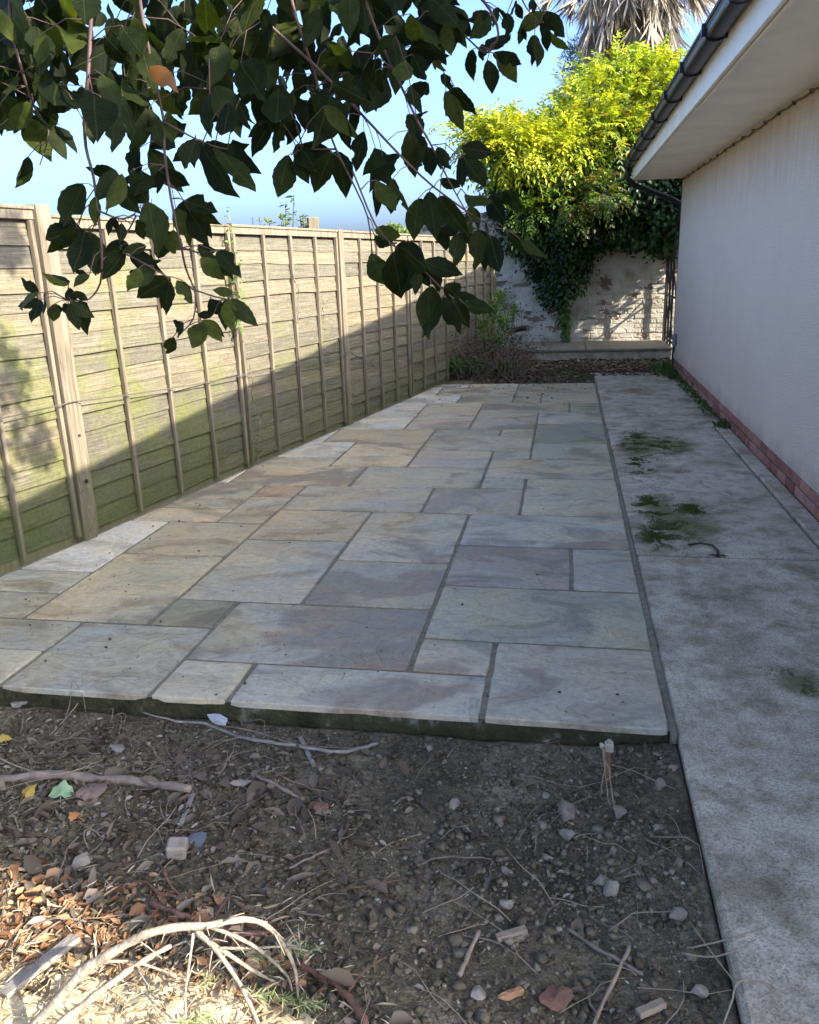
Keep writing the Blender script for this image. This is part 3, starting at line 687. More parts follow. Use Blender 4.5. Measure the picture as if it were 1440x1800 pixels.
for k in range(20):
    b = cb[k % len(cb)]; e = on_y(b[0], b[1], b[2]); m.tube(path_noise((-.05+rng.normal()*.2, 14.3, 2.35), e[:], 9, .06, rng), np.linspace(.016, .005, 9), 4)
for q_ in shoots: m.tube(q_, np.linspace(.006, .002, 8), 4)
part(m, 'stem', M_BARK, creeper)
# --- dark ivy on the wall
ib = [(900,330,13.9,55,36,.35),(955,345,13.9,75,46,.4),(1012,400,13.9,46,52,.3),(1000,455,13.95,36,50,.25),(985,505,14.05,22,36,.18),(1100,335,14.0,66,50,.45),(1165,390,14.0,46,52,.4),(1120,415,14.15,50,22,.25),
      (1060,375,14.1,56,46,.35),(930,425,14.15,40,30,.2),(1185,345,14.0,40,46,.4),(992,545,14.12,11,34,.1),(995,590,14.1,6,26,.08),(1040,310,13.9,70,40,.4),(960,470,14.2,36,30,.1),(1230,330,14.1,60,50,.5),(1300,320,14.1,70,50,.5),
      (1000,300,14.3,120,50,.5),(1130,260,14.6,90,60,.5),(930,330,13.4,60,30,.3),(985,345,13.3,60,34,.3),(1045,330,13.4,60,30,.3),(1110,350,13.7,60,46,.4),(1160,400,13.7,40,44,.3),(1060,400,13.9,50,34,.3),(990,420,13.75,36,46,.22),(890,320,13.5,36,24,.25),(960,320,13.0,60,24,.3),(1040,315,13.1,60,28,.35),(1110,330,13.3,60,40,.4),(1165,370,13.4,40,60,.35),(1090,390,13.6,60,36,.35),(1010,385,13.4,40,40,.3),(930,350,13.3,40,30,.3),(1150,300,13.6,50,40,.4),(955,420,14.0,46,46,.25),(1000,470,14.0,38,50,.2),(972,515,14.1,28,30,.15),(900,385,14.0,36,30,.2),(1020,430,13.9,40,40,.25),(1180,420,13.9,30,30,.3)]
P, N, idx = blob_points(ib, 38000, rng, .5)
P[:, 1] = np.minimum(P[:, 1], 14.9); lowm = P[:, 2] < 2.2; P[lowm, 1] = np.minimum(P[lowm, 1], 14.24)
D = N*.6 + np.array([0, -.2, -.8]) + rng.normal(size=P.shape)*.5
tone = np.clip(.35 + .25*rng.normal(size=len(P)), 0, 1); tone[(idx == 11) | (idx == 12)] = .8+.2*rng.random(((idx == 11) | (idx == 12)).sum())
ivy = tag(empty('ivy', (.1, 14.2, 0)), 'dark green ivy draped down the old wall with a hanging tongue', 'ivy')
child_mesh('foliage', leaf_cloud('foliage', P, D, N+rng.normal(size=P.shape)*.3+np.array([0, -.3, .3]), .062*(.6+.8*rng.random(len(P))), .055*(.6+.7*rng.random(len(P))), M_IVY, tone), ivy)
hp = np.stack([rng.uniform(1.95, 2.7, 9000), rng.uniform(12.6, 14.5, 9000), 1.75+2.4*rng.random(9000)], 1); hp[:, 2] += .25*fbm(hp[:, 1]*2.5, hp[:, 0]*2.5, 5, 3)  # unseen leaf mass, added to keep sun off the upper wall
child_mesh('sun_blocker', leaf_cloud('sun_blocker', hp, rng.normal(size=hp.shape)-np.array([0, 0, .4]), rng.normal(size=hp.shape), .08*(.6+.7*rng.random(9000)), .065*np.ones(9000), M_IVY, np.clip(.35+.25*rng.normal(size=9000), 0, 1)), ivy)
m = MB()
m.tube(path_noise((.0, 14.2, .15), (.05, 14.2, 2.2), 9, .012, rng), .012, 5)
for k in range(16):
    b = ib[k % 15]; e = on_y(b[0], b[1], min(b[2], 14.2)); m.tube(path_noise((.05+rng.normal()*.15, 14.22, 2.1), (e.x, min(e.y, 14.2), e.z), 8, .04, rng), np.linspace(.012, .004, 8), 4)
part(m, 'stem', M_BARK, ivy)
tufts = [(1122,362,13.6,20,18,.22),(1132,412,13.55,26,19,.24),(1178,420,13.6,14,18,.15)]
P, N, idx = blob_points(tufts, 900, rng, .4); D = N*.8+np.array([0, -.3, -.3])+rng.normal(size=P.shape)*.4
tu = tag(empty('variegated_bush', (1.2, 13.6, 0)), 'pale green leafy tufts hanging below the eaves corner', 'bush')
child_mesh('foliage', leaf_cloud('foliage', P, D, N+np.array([0, -.5, .5]), .075*(.6+.7*rng.random(len(P))), .05*(.6+.7*rng.random(len(P))), M_IVY, .75+.25*rng.random(len(P))), tu)
m = MB()
for b in tufts: m.tube(path_noise((1.62, 14.0, 2.3), on_y(*b[:3])[:], 7, .03, rng), .008, 4)
part(m, 'stem', M_BARK, tu)
# --- olive-like tree behind
ob = [(1000,135,17.2,26,50,.5),(1022,175,17,30,34,.5),(985,190,17,18,26,.4),(1040,130,17.4,30,40,.5),(1010,95,17.4,20,30,.4),(1000,215,17,26,20,.4)]
P, N, idx = blob_points(ob, 2600, rng, .15); D = N*.7+rng.normal(size=P.shape)*.5+np.array([0, 0, .35])
ol = tag(empty('olive_tree', (.1, 17.2, -.2)), 'airy grey-green olive tree left of the palm', 'tree')
child_mesh('crown', leaf_cloud('crown', P, D, rng.normal(size=P.shape), .075*(.6+.7*rng.random(len(P))), .017*np.ones(len(P)), M_OLIVE, rng.random(len(P))), ol)
m = MB(); m.tube([(.15, 17.3, -.25), (.1, 17.2, 1.5), (.15, 17.2, 3.2)], [.07, .05, .04], 6)
for b in ob:
    e = on_y(*b[:3])
    for q in range(4): m.tube(path_noise((.15, 17.2, 2.9+.3*rng.random()), (e.x+rng.normal()*.15, e.y, e.z+.3*rng.normal()), 7, .03, rng), np.linspace(.018, .004, 7), 4)
part(m, 'trunk', M_BARK, ol)
# --- palm with its skirt of dead fronds
PXC, PYC = .95, 16.8
palm = tag(empty('palm_tree', (PXC, PYC, -.2)), 'tall fan palm with a shaggy skirt of dead straw-coloured fronds', 'palm tree')
m = MB(); m.tube([(PXC, PYC, -.25), (PXC+.05, PYC, 3), (PXC, PYC, 7.4)], [.30, .26, .30], 12); part(m, 'trunk', M_BARK, palm)
def frond_mesh(seed, dead=True):
    rr = random.Random(seed); m = MB(); pl = rr.uniform(.75, 1.15); bl = rr.uniform(.55, .8); n = 20
    m.tube([(0, 0, 0), (0, pl*.5, .03), (0, pl, 0)], [.022, .013, .010], 4, rr.uniform(.5, 1))
    sp = math.radians(34 if dead else 78)
    for k in range(n):
        a = -sp + 2*sp*k/(n-1) + rr.uniform(-.05, .05); L = bl*(1-.25*abs(a)/sp)*rr.uniform(.75, 1.1); w = .018
        d = Vector((math.sin(a), math.cos(a), rr.uniform(-.22, .22))); s = Vector((math.cos(a), -math.sin(a), 0)); b = Vector((0, pl-.02, 0))
        tipz = Vector((rr.uniform(-.06, .06), rr.uniform(-.05, .05), rr.uniform(-.12, .12) if dead else -.15))
        q = [b, b+d*L*.45+s*w, b+d*L+tipz, b+d*L*.45-s*w]; m.add(q, [(0, 1, 2), (0, 2, 3)], rr.random())
    return m.mesh('frond', M_FROND if dead else M_PALMG)
FR = [frond_mesh(k) for k in range(6)]; FG = [frond_mesh(20+k, False) for k in range(3)]
def place_frond(me, name, p, d, roll):
    d = Vector(d).normalized(); x = d.cross(Vector((0, 0, 1))); x = x.normalized() if x.length > .05 else Vector((1, 0, 0)); z = x.cross(d)
    x2 = x*math.cos(roll)+z*math.sin(roll); z2 = x2.cross(d)
    o = link(name, me, palm); o.matrix_parent_inverse = parent_inv(palm)
    o.matrix_basis = Matrix(((x2.x, d.x, z2.x, p[0]), (x2.y, d.y, z2.y, p[1]), (x2.z, d.z, z2.z, p[2]), (0, 0, 0, 1))); return o
for k in range(120):
    a = rng.uniform(0, 2*math.pi); z = rng.uniform(4.9, 7.2) if k < 95 else rng.uniform(6.4, 7.3); out = rng.uniform(.03, .30) if k < 95 else rng.uniform(.5, 1.1); r = .3+ (z-4.9)*.12
    place_frond(FR[k % 6], 'dead_frond', (PXC+r*math.cos(a), PYC+r*math.sin(a), z), (out*math.cos(a), out*math.sin(a), -1), rng.uniform(-.8, .8))
for x, y in ((1030, 28), (1010, 5), (1195, 15), (1215, 0)):
    e = on_y(x, y, 16.6); place_frond(FR[x % 6], 'dead_frond', (e.x*.5+PXC*.5, 16.6, e.z+1.0), (e.x-PXC, -.1, -1.0), .2)
for k in range(22):
    a = 2*math.pi*k/22+.2*rng.random(); el = rng.uniform(-.1, .9); place_frond(FG[k % 3], 'green_frond', (PXC+.2*math.cos(a), PYC+.2*math.sin(a), 7.4), (math.cos(a), math.sin(a), el), 0)

# --- shrubs looking over the fence
def shrub(name, label, base, stems, zt, spread, mat, leafl, leafw, nl, seed, cat='shrub'):
    rg = np.random.default_rng(seed); e = tag(empty(name, base), label, cat); m = MB(); Ps = []; Ds = []
    for k in range(stems):
        t = (base[0]+rg.normal()*spread, base[1]+rg.normal()*spread, zt*(1-.12*rg.random() if k else 1)); q = path_noise((base[0]+rg.normal()*.05, base[1]+rg.normal()*.05, -.2), t, 10, .012, rg); m.tube(q, np.linspace(.010, .003, 10), 4)
        for j in range(nl):
            u = 9*(1-.35*rg.random()**1.0); i = int(min(u, 8)); p0 = q[i]+(q[i+1]-q[i])*(u-i); a = rg.uniform(0, 2*np.pi); Ps.append(p0); Ds.append((np.cos(a), np.sin(a), rg.uniform(-.2, .8)))
    part(m, 'stem', M_BARK, e); Ps = np.array(Ps); Ds = np.array(Ds); n = len(Ps)
    child_mesh('leaves', leaf_cloud('leaves', Ps, Ds, rg.normal(size=(n, 3))*.4+np.array([0, 0, 1]), leafl*(.6+.7*rg.random(n)), leafw*(.7+.5*rg.random(n)), mat, rg.random(n)), e); return e
b = fpt(2.62, -.35); shrub('shrub', 'small leafy shoots above the fence behind the vine-covered post', b, 7, 2.0, .12, M_SHRUB, .055, .020, 26, 1)
b = fpt(1.95, -.35); shrub('shrub', 'single thin shoot rising above the fence behind hanging leaves', b, 2, 2.13, .05, M_SHRUB, .05, .018, 24, 2)
b = fpt(3.95, -.5); shrub('shrub', 'bushy olive-green shrub top showing over the fence near the pale post', b, 14, 2.08, .20, M_SHRUB, .065, .028, 34, 3)
b = fpt(2.95, -.4); shrub('shrub', 'low leafy sprigs just topping the fence between the shrubs', b, 5, 1.93, .1, M_SHRUB, .05, .02, 20, 4)
for lab, px, py, Yd, r in (('small far tree crown peeping over the fence behind the leaves', 692, 408, 38, 14), ('hazy far tree crown beyond the far end of the fence', 815, 418, 46, 18)):
    c = on_y(px, py, Yd); e = tag(empty('far_tree', (c.x, c.y, -.2)), lab, 'tree'); P, N, _ = blob_points([(px, py, Yd, r, r, .5), (px+r, py+6, Yd, r, r*.7, .5), (px-r*.8, py+6, Yd, r, r*.7, .5)], 700, rng, .3)
    child_mesh('crown', leaf_cloud('crown', P, N+rng.normal(size=P.shape)*.4, N, .16*np.ones(len(P)), .10*np.ones(len(P)), M_SHRUB, rng.random(len(P))), e)
    m = MB(); m.tube([(c.x, c.y, -.2), (c.x, c.y, c.z)], [.12, .06], 6); part(m, 'trunk', M_BARK, e)
# --- vines on the fence face
def fence_vine(label, pts, seed, dens=60, l=.045):
    rg = np.random.default_rng(seed); e = tag(empty('fence_vine', fpt(*pts[0])), label, 'vine'); q = [fpt(*p) for p in pts]; q2 = []
    for a, b in zip(q[:-1], q[1:]):
        for k in range(6): q2.append(a.lerp(b, k/6)+Vector((rg.normal()*.008, rg.normal()*.008, 0)))
    q2.append(q[-1]); m = MB(); m.tube(q2, .004, 4); part(m, 'stem', M_TWIG, e)
    i = rg.integers(0, len(q2), dens); P = np.array([q2[k][:] for k in i])+rg.normal(size=(dens, 3))*np.array([.02, .03, .04]); D = rg.normal(size=(dens, 3))+np.array([.4, -.2, -.3])
    child_mesh('leaves', leaf_cloud('leaves', P, D, np.tile(np.array(FN[:]), (dens, 1))+rg.normal(size=(dens, 3))*.4, l*(.5+.8*rg.random(dens)), l*.7*(.5+.7*rg.random(dens)), M_WEED, rg.random(dens)), e)
fence_vine('green vine climbing the fence post behind the hanging leaves', [(2.36, .09, 1.86), (2.40, .09, 1.55), (2.42, .085, 1.3), (2.38, .08, 1.05)], 7, 90, .034)
fence_vine('thin vine with few leaves on a middle fence batten', [(3.33, .06, 1.45), (3.36, .06, 1.3), (3.34, .06, 1.05)], 8, 14, .022)
fence_vine('little green tuft on the fence left of the pale post', [(3.80, .06, 1.25), (3.82, .06, 1.1), (3.80, .06, 1.0)], 9, 12, .022)
fence_vine('dried root tangle at the foot of the vine-covered post', [(2.50, .08, .80), (2.47, .09, .55), (2.56, .10, .42), (2.5, .09, .25), (2.47, .09, .02)], 10, 12, .03)
fence_vine('pale dry stem hanging at the foot of the wide post', [(.58, .10, .42), (.56, .11, .3), (.60, .11, .15), (.57, .1, .02)], 12, 3, .02)
# --- weed heap in the far corner
wh = tag(empty('weed_heap', (-1.1, 11.7, 0)), 'heap of dry brown weeds with green shoots in the far left corner', 'weeds')
m = MB(); rg = np.random.default_rng(15); tips = []
for k in range(280):
    bx = rg.uniform(-1.45, -.55); by = 11.0+rg.uniform(0, 1.6)
    if bx < fence_x(by)+.08: bx = fence_x(by)+.08+.2*rg.random()
    h = (.18+.55*rg.random()**1.5)*(1.15 if bx < -.75 else .55); a = rg.uniform(0, 6.28); r = h*(.3+.7*rg.random())
    q = path_noise((bx, by, 0), (bx+r*math.cos(a), by+r*math.sin(a)*.8, h*(.5+.5*rg.random())), 7, .03, rg); q[:, 2] = np.maximum(q[:, 2]+.25*h*np.sin(np.linspace(0, np.pi, 7)), .0)
    q[:, 0] = np.maximum(q[:, 0], [fence_x(v)+.05 for v in q[:, 1]]); m.tube(q, np.linspace(.005, .002, 7), 3); tips.append(q)
part(m, 'dry_stems', M_TWIG, wh)
T = np.concatenate([q[2:] for q in tips]); T = T[rg.integers(0, len(T), 2400)]+rg.normal(size=(2400, 3))*.045; T[:, 2] = np.maximum(T[:, 2], .01)
child_mesh('dry_leaves', leaf_cloud('dry_leaves', T, rg.normal(size=T.shape)-np.array([0, 0, .3]), rg.normal(size=T.shape), .045*(.5+.8*rg.random(2400)), .018*(.5+.8*rg.random(2400)), M_DRY, rg.random(2400)*.7), wh)
gs = [(868,545,11.9,20,30,.25),(885,570,11.8,18,26,.2),(850,575,11.6,16,22,.2),(875,600,11.6,22,18,.2),(880,520,12.1,14,16,.2),(905,545,12.3,10,18,.15),(830,640,11.2,26,12,.2),(880,645,11.4,30,10,.2),(800,640,11.0,14,14,.15)]
P, N, idx = blob_points(gs, 1700, rg, .1); child_mesh('green_leaves', leaf_cloud('green_leaves', P, N*.4+rg.normal(size=P.shape)*.5+np.array([0, -.1, .2]), rg.normal(size=P.shape)*.5+np.array([0, -.3, 1]), .06*(.5+.8*rg.random(1700)), .022*(.6+.7*rg.random(1700)), M_WEED, rg.random(1700)), wh)
m = MB()
for b in gs:
    e = on_y(*b[:3])
    for q in range(5): m.tube(path_noise((e.x+rg.normal()*.1, e.y+.1, 0), (e.x+rg.normal()*.12, e.y+rg.normal()*.1, e.z+.15*rg.random()), 7, .012, rg), .003, 3)
part(m, 'green_stems', M_WEED, wh)
# things lying by the ledge
m = MB(); q0 = on_y(893, 583, 12.9); q1 = on_y(928, 576, 12.6); m.tube([q0, q0.lerp(q1, .5)+Vector((0, 0, .008)), q1], [.045, .042, .038], 8); tag(m.build('log', M_BARK), 'short dark log jutting out of the weeds by the ledge', 'log')
m = MB(); m.bbox(-.17, .17, -.12, .12, 0, .20, .02); o = m.build('concrete_block', M_CONC); o.location = (-.86, 12.3, -.02); o.rotation_euler = (.05, -.06, .25); tag(o, 'grey concrete block half buried in weeds at the ledge end', 'block')
# weeds in the crack along the house wall
def wall_weeds(name, label, y0, y1, n, h, seed, w=.12):
    rg = np.random.default_rng(seed); e = tag(empty(name, (HX-.05, (y0+y1)/2, 0)), label, 'weeds'); y = rg.uniform(y0, y1, n); x = HX-.02-w*rg.random(n)**1.6
    P = np.stack([x, y, .005+h*.35*rg.random(n)], 1); D = rg.normal(size=(n, 3))*.6+np.array([-.2, 0, .6])
    child_mesh('leaves', leaf_cloud('leaves', P, D, rg.normal(size=(n, 3))*.5+np.array([-.3, -.3, 1]), h*(.3+.6*rg.random(n)), .022*(.5+.8*rg.random(n)), M_WEED, rg.random(n)*.4), e)
    m = MB()
    for k in range(n//12): m.tube(path_noise((x[k], y[k], 0), (x[k]+rg.normal()*.04, y[k]+rg.normal()*.05, h*.8*rg.random()+.02), 5, .006, rg), .002, 3)
    part(m, 'stems', M_TWIG, e)
wall_weeds('wall_weeds', 'strip of small green weeds along the far house wall foot', 8.2, 11.5, 420, .06, 3, .10)
wall_weeds('wall_weeds', 'leafy weed clump at the far house corner', 11.0, 12.2, 360, .10, 4, .26)
wall_weeds('wall_weeds', 'single weed tuft at the wall where the path joint ends', 7.62, 7.82, 90, .09, 5, .08)
# litter of dead leaves at the far end
def litter(name, label, xr, yr, n, zf, seed, l=.04, lo=0., hi=.7, mask=None, mat=None, up=1.6, wr=(.35, .4)):
    rg = np.random.default_rng(seed); x = rg.uniform(*xr, n); y = rg.uniform(*yr, n)
    if mask is not None: k = mask(x, y, rg); x, y = x[k], y[k]
    n = len(x); P = np.stack([x, y, np.maximum(zf(x, y), np.where((x > .30) & (y > 10.9) & (y < 11.7), .001, -9))+.004+.008*rg.random(n)], 1); D = rg.normal(size=(n, 3))*np.array([1, 1, .25]); N = rg.normal(size=(n, 3))*.5+np.array([0, 0, up])
    L = l*(.4+.9*rg.random(n)**1.5); return tag(link(name, leaf_cloud(name, P, D, N, L, L*(wr[0]+wr[1]*rg.random(n)), mat or M_DRY, lo+(hi-lo)*rg.random(n), .2, .25)), label, kind='stuff')
litter('leaf_litter', 'dead leaves strewn over the soil before the ledge', (-1.2, 1.5), (10.75, 13.0), 4200, back_z, 41, .06, 0, .75, lambda x, y, r: ~((x > .30) & (y < 11.25)) & ((y > 11.68) | (x < .3) | (r.random(len(x)) < .5)))
litter('stray_leaves', 'stray dead leaves blown onto the far slabs', (-1.7, .35), (7.5, 10.6), 260, lambda x, y: np.full(len(x), .003), 44, .035, .1, .8, lambda x, y, r: (x > fence_x(y)+.05) & (r.random(len(x)) < np.clip((y-8.6)/2.0, .06, 1)))
def moss(name, label, pts, n, seed, zf, l=.02):
    rg = np.random.default_rng(seed); P = []
    for px, py, rx, ry in pts:
        c = on_z(px, py); k = n//len(pts); q = rg.normal(size=(k*4, 2)); x = c.x+q[:, 0]*rx; y = c.y+q[:, 1]*ry; f = fbm(x*11, y*11, seed, 4)+.5*fbm(x*40, y*40, seed+1, 2) > .10; P.append(np.stack([x[f], y[f]], 1)[:k])
    P = np.concatenate(P); m_ = len(P); P = np.concatenate([P, zf(P[:, 0], P[:, 1])[:, None]], 1); D = rg.normal(size=(m_, 3))+np.array([0, 0, .5])
    return tag(link(name, leaf_cloud(name, P, D, rg.normal(size=(m_, 3))+np.array([0, 0, 1.5]), l*(.5+.8*rg.random(m_)), l*.5*np.ones(m_), M_MOSS, rg.random(m_))), label, kind='stuff')
M_MOSS = leafmat('moss', [(0, (.05, .055, .014)), (.6, (.10, .11, .022)), (1, (.16, .17, .04))], .8, .1)
flat = lambda x, y: np.full(len(x), .0015)
moss('moss', 'moss cushions on the concrete path', [(1115, 775, .07, .22), (1165, 782, .09, .20), (1125, 815, .06, .25), (1145, 888, .06, .13), (1175, 930, .07, .20), (1215, 895, .04, .06), (1150, 945, .05, .10)], 26000, 3, flat, .0068)
moss('moss', 'moss and algae on the near end of the path', [(1390, 1195, .05, .06), (1410, 1215, .05, .05)], 900, 4, flat, .005)
moss('moss', 'bright moss on the soil behind the patio', [(1010, 662, .18, .25), (990, 655, .15, .2)], 1600, 5, lambda x, y: back_z(x, y)+.004, .02)
# ================================================================ the bare soil bed and what lies on it
def sz(x, y): return float(soil_z(x, y))
def gp(px, py, up=0.0):
    """spot on the soil seen at a photo pixel"""
    p = on_z(px, py, -.08)
    for _ in range(3): p = on_z(px, py, sz(p.x, p.y)+up)
    return p
def m_stone():
    t = NT('pebble'); r = t.attr('rnd'); p = t.coord(); k = t.ramp(r, [(0, (.065, .052, .033)), (.4, (.15, .125, .082)), (.75, (.24, .205, .145)), (.95, (.33, .295, .225)), (1, (.48, .45, .40))])
    k = t.mix(1.0, k, t.ramp(t.noise(p, 120, 3, .7), [(.3, .65), (.7, 1.2)]), 'MULTIPLY'); return t.done(k, .85, t.bump(t.noise(p, 180, 3), .4, .003), .08)
M_STONE = m_stone()
M_STONE2 = plain('stone', (.25, .21, .16), .85, .35, 30, .6, 70)
M_CHIP = leafmat('wood_chip', [(0, (.05, .036, .022)), (.4, (.115, .085, .054)), (.8, (.21, .17, .12)), (1, (.34, .295, .23))], .85, .05)
M_STRAW = leafmat('straw', [(0, (.30, .20, .10)), (.5, (.50, .40, .24)), (1, (.68, .60, .44))], .8, .2, (1, .9, .6))
M_RUST = leafmat('brown_leaf', [(0, (.13, .055, .025)), (.45, (.32, .16, .07)), (.75, (.48, .29, .15)), (1, (.64, .50, .33))], .7, .2, (1.1, .8, .5))
M_ROOT = plain('red_root', (.15, .075, .05), .85, .5, 40, .8, 100)
M_GREYWOOD = plain('grey_wood', (.22, .195, .16), .85, .45, 35, .8, 110)
bm = bmesh.new(); bmesh.ops.create_icosphere(bm, subdivisions=1, radius=1); IV = np.array([v.co[:] for v in bm.verts]); IF = np.array([[v.index for v in f.verts] for f in bm.faces]); bm.free()
IV = np.array([(x, y, z) for x in (-.8, .8) for y in (-.8, .8) for z in (-.8, .8)], float); IF = np.array([(0, 1, 3), (0, 3, 2), (4, 6, 7), (4, 7, 5), (0, 4, 5), (0, 5, 1), (2, 3, 7), (2, 7, 6), (0, 2, 6), (0, 6, 4), (1, 5, 7), (1, 7, 3)])
def stones(name, label, n, dens, smin, smax, seed, zf=soil_z, xr=(-2.2, .36), yr=(1.05, 2.48), tone=(0, 1)):
    rg = np.random.default_rng(seed); x = rg.uniform(*xr, n*6); y = rg.uniform(*yr, n*6); k = rg.random(n*6) < dens(x, y); x, y = x[k][:n], y[k][:n]; n = len(x)
    s = smin*(smax/smin)**(rg.random(n)**2.6); sc = np.stack([s*(.7+.6*rg.random(n)), s*(.7+.6*rg.random(n)), s*(.45+.4*rg.random(n))], 1)
    V = IV[None]*np.clip(1+.28*rg.normal(size=(n, len(IV), 3)), .3, 1.6)*sc[:, None]; a = rg.uniform(0, 6.28, n); ca, sa = np.cos(a)[:, None], np.sin(a)[:, None]
    b_ = rg.normal(size=n)[:, None]*.6; V = np.stack([V[..., 0]*np.cos(b_)-V[..., 2]*np.sin(b_), V[..., 1], V[..., 0]*np.sin(b_)+V[..., 2]*np.cos(b_)], -1); V = np.stack([V[..., 0]*ca-V[..., 1]*sa, V[..., 0]*sa+V[..., 1]*ca, V[..., 2]], -1) + np.stack([x, y, zf(x, y)+sc[:, 2]*.35], -1)[:, None]
    F = (IF[None]+np.arange(n)[:, None, None]*len(IV)).reshape(-1, 3); tn = tone[0]+(tone[1]-tone[0])*rg.random(n)
    return tag(link(name, np_mesh(name, V.reshape(-1, 3), F, M_STONE, np.repeat(tn, len(IV)))), label, kind='stuff')
def dens_r(x, y): return np.clip(.10 + .9*np.clip((x+.55)/.7, 0, 1)*np.clip(.35+2.2*fbm(x*2.6, y*2.6, 51, 3), 0.03, 1), 0, 1)
stones('gravel', 'small stones and grit mixed into the dark soil', 3200, dens_r, .003, .012, 61, tone=(.1, .8))
stones('grit', 'fine grit over the soil bed', 7000, lambda x, y: .25+.6*np.clip(.5+fbm(x*3, y*3, 53, 3), 0, 1), .0018, .0055, 62, tone=(.1, 1))
stones('gravel', 'coarse flint and rubble near the path edge', 230, lambda x, y: np.clip((x+.5)/.5, 0, 1)*np.clip(.5+1.5*fbm(x*2+4, y*2, 57, 3), 0.1, 1), .008, .018, 63, tone=(.2, .85))
stones('clods', 'crumbly clods of dark earth', 6000, lambda x, y: .3+.7*np.clip(.5+fbm(x*2.5, y*2.5, 58, 3), 0, 1), .003, .014, 64, tone=(.05, .34))
stones('gravel', 'pebbles among the leaf litter before the ledge', 260, lambda x, y: np.where((x > .3) & (y < 11.7), 0, .6), .008, .03, 65, back_z, (-1.0, 1.4), (10.7, 12.9), (.2, 1))
# litter
left = lambda x, y, r: r.random(len(x)) < np.clip(.95-(x+1.5)*.75+.9*fbm(x*2.4, y*2.4, 71, 3), .10, 1)*np.clip((2.50-y)/.25, .3, 1)
litter('bark_chips', 'bark chips and crumbled leaves on the left of the soil', (-2.3, .3), (1.0, 2.48), 12000, soil_z, 72, .024, 0, 1, left, M_CHIP, 1.0, (.2, .45))
litter('bark_flakes', 'larger dark flakes of bark and slate on the left of the soil', (-2.2, .1), (1.0, 2.3), 1500, soil_z, 79, .075, .1, .75, left, M_CHIP, 1.4, (.25, .4))
litter('leaf_litter', 'curled dead leaves on the left of the soil', (-2.2, -.2), (1.0, 2.4), 1500, soil_z, 73, .05, .05, .6, left, M_CHIP, 1.0)
sunp = lambda x, y, r: r.random(len(x)) < np.clip(1.5-2.2*np.hypot((x+1.25)/1.0, (y-1.40)/.5)+.5*fbm(x*3, y*3, 75, 3), 0, 1)
litter('leaf_litter', 'orange-brown dead leaves in the sunlit near corner', (-2.2, -.3), (.9, 1.85), 8500, soil_z, 74, .044, .0, .9, sunp, M_RUST, 1.0)
strw = lambda x, y, r: r.random(len(x)) < np.clip(1.45-1.2*np.hypot((x+1.1)/.75, (y-1.28)/.36)+.4*fbm(x*4, y*4, 76, 3), 0, 1)
def mound(x, y): return soil_z(x, y)+.05*np.exp(-(((x+.95)/.38)**2+((y-1.16)/.20)**2))
rgm = np.random.default_rng(3)
mo = grid_sheet('sawdust_heap', -1.75, -.30, .72, 1.62, .012, lambda x, y: mound(x, y)-.010+.05*np.clip(1-np.hypot((x+1.0)/.62, (y-1.15)/.36), -.4, .22)+.008*fbm(x*30, y*30, 4, 3), plain('sawdust', (.50, .42, .27), .95, .3, 40, .8, 120, .2, False)); tag(mo, 'pale heap of sawdust and conifer needles in the sunny near corner', 'heap')
litter('straw', 'pale straw, needles and shavings on the heap', (-1.9, -.3), (.8, 1.75), 5500, lambda x, y: mound(x, y)+.006, 77, .05, 0, 1, strw, M_STRAW, .7, (.04, .07))
def twigs(name, label, n, mask, seed, rad=(.0012, .003), ln=(.05, .22), mat=None, yr=(1.0, 2.46), xr=(-2.2, .36)):
    rg = np.random.default_rng(seed); m = MB(); c = 0
    while c < n:
        x, y = rg.uniform(*xr), rg.uniform(*yr)
        if rg.random() > mask(x, y): continue
        L = rg.uniform(*ln); a = rg.uniform(0, 6.28); q = path_noise((x, y, 0), (x+L*math.cos(a), y+L*math.sin(a), 0), 6, L*.035, rg); q[:, 0] = np.minimum(q[:, 0], .38); q[:, 1] = np.minimum(q[:, 1], 2.49)
        lift = rg.random()*.03*L/.2; q[:, 2] = soil_z(q[:, 0], q[:, 1])+.006+lift*np.sin(np.linspace(0, 3.0, 6)); r = rg.uniform(*rad); m.tube(q, np.linspace(r, r*.6, 6), 4); c += 1
    return tag(m.build(name, mat or M_TWIG), label, kind='stuff')
twigs('twigs', 'brown twigs and rootlets scattered on the soil', 190, lambda x, y: .35+.5*(x < -.6), 81)
twigs('twigs', 'pale dry grass stems on the soil', 90, lambda x, y: .3+.6*(x > -.3)*(y < 1.8), 82, (.0008, .0018), (.08, .3), M_PALE)
twigs('twigs', 'reddish roots and sticks in the near left corner', 34, lambda x, y: 1.0*(y < 1.8)*(x < -.4), 83, (.002, .005), (.1, .3), M_ROOT)
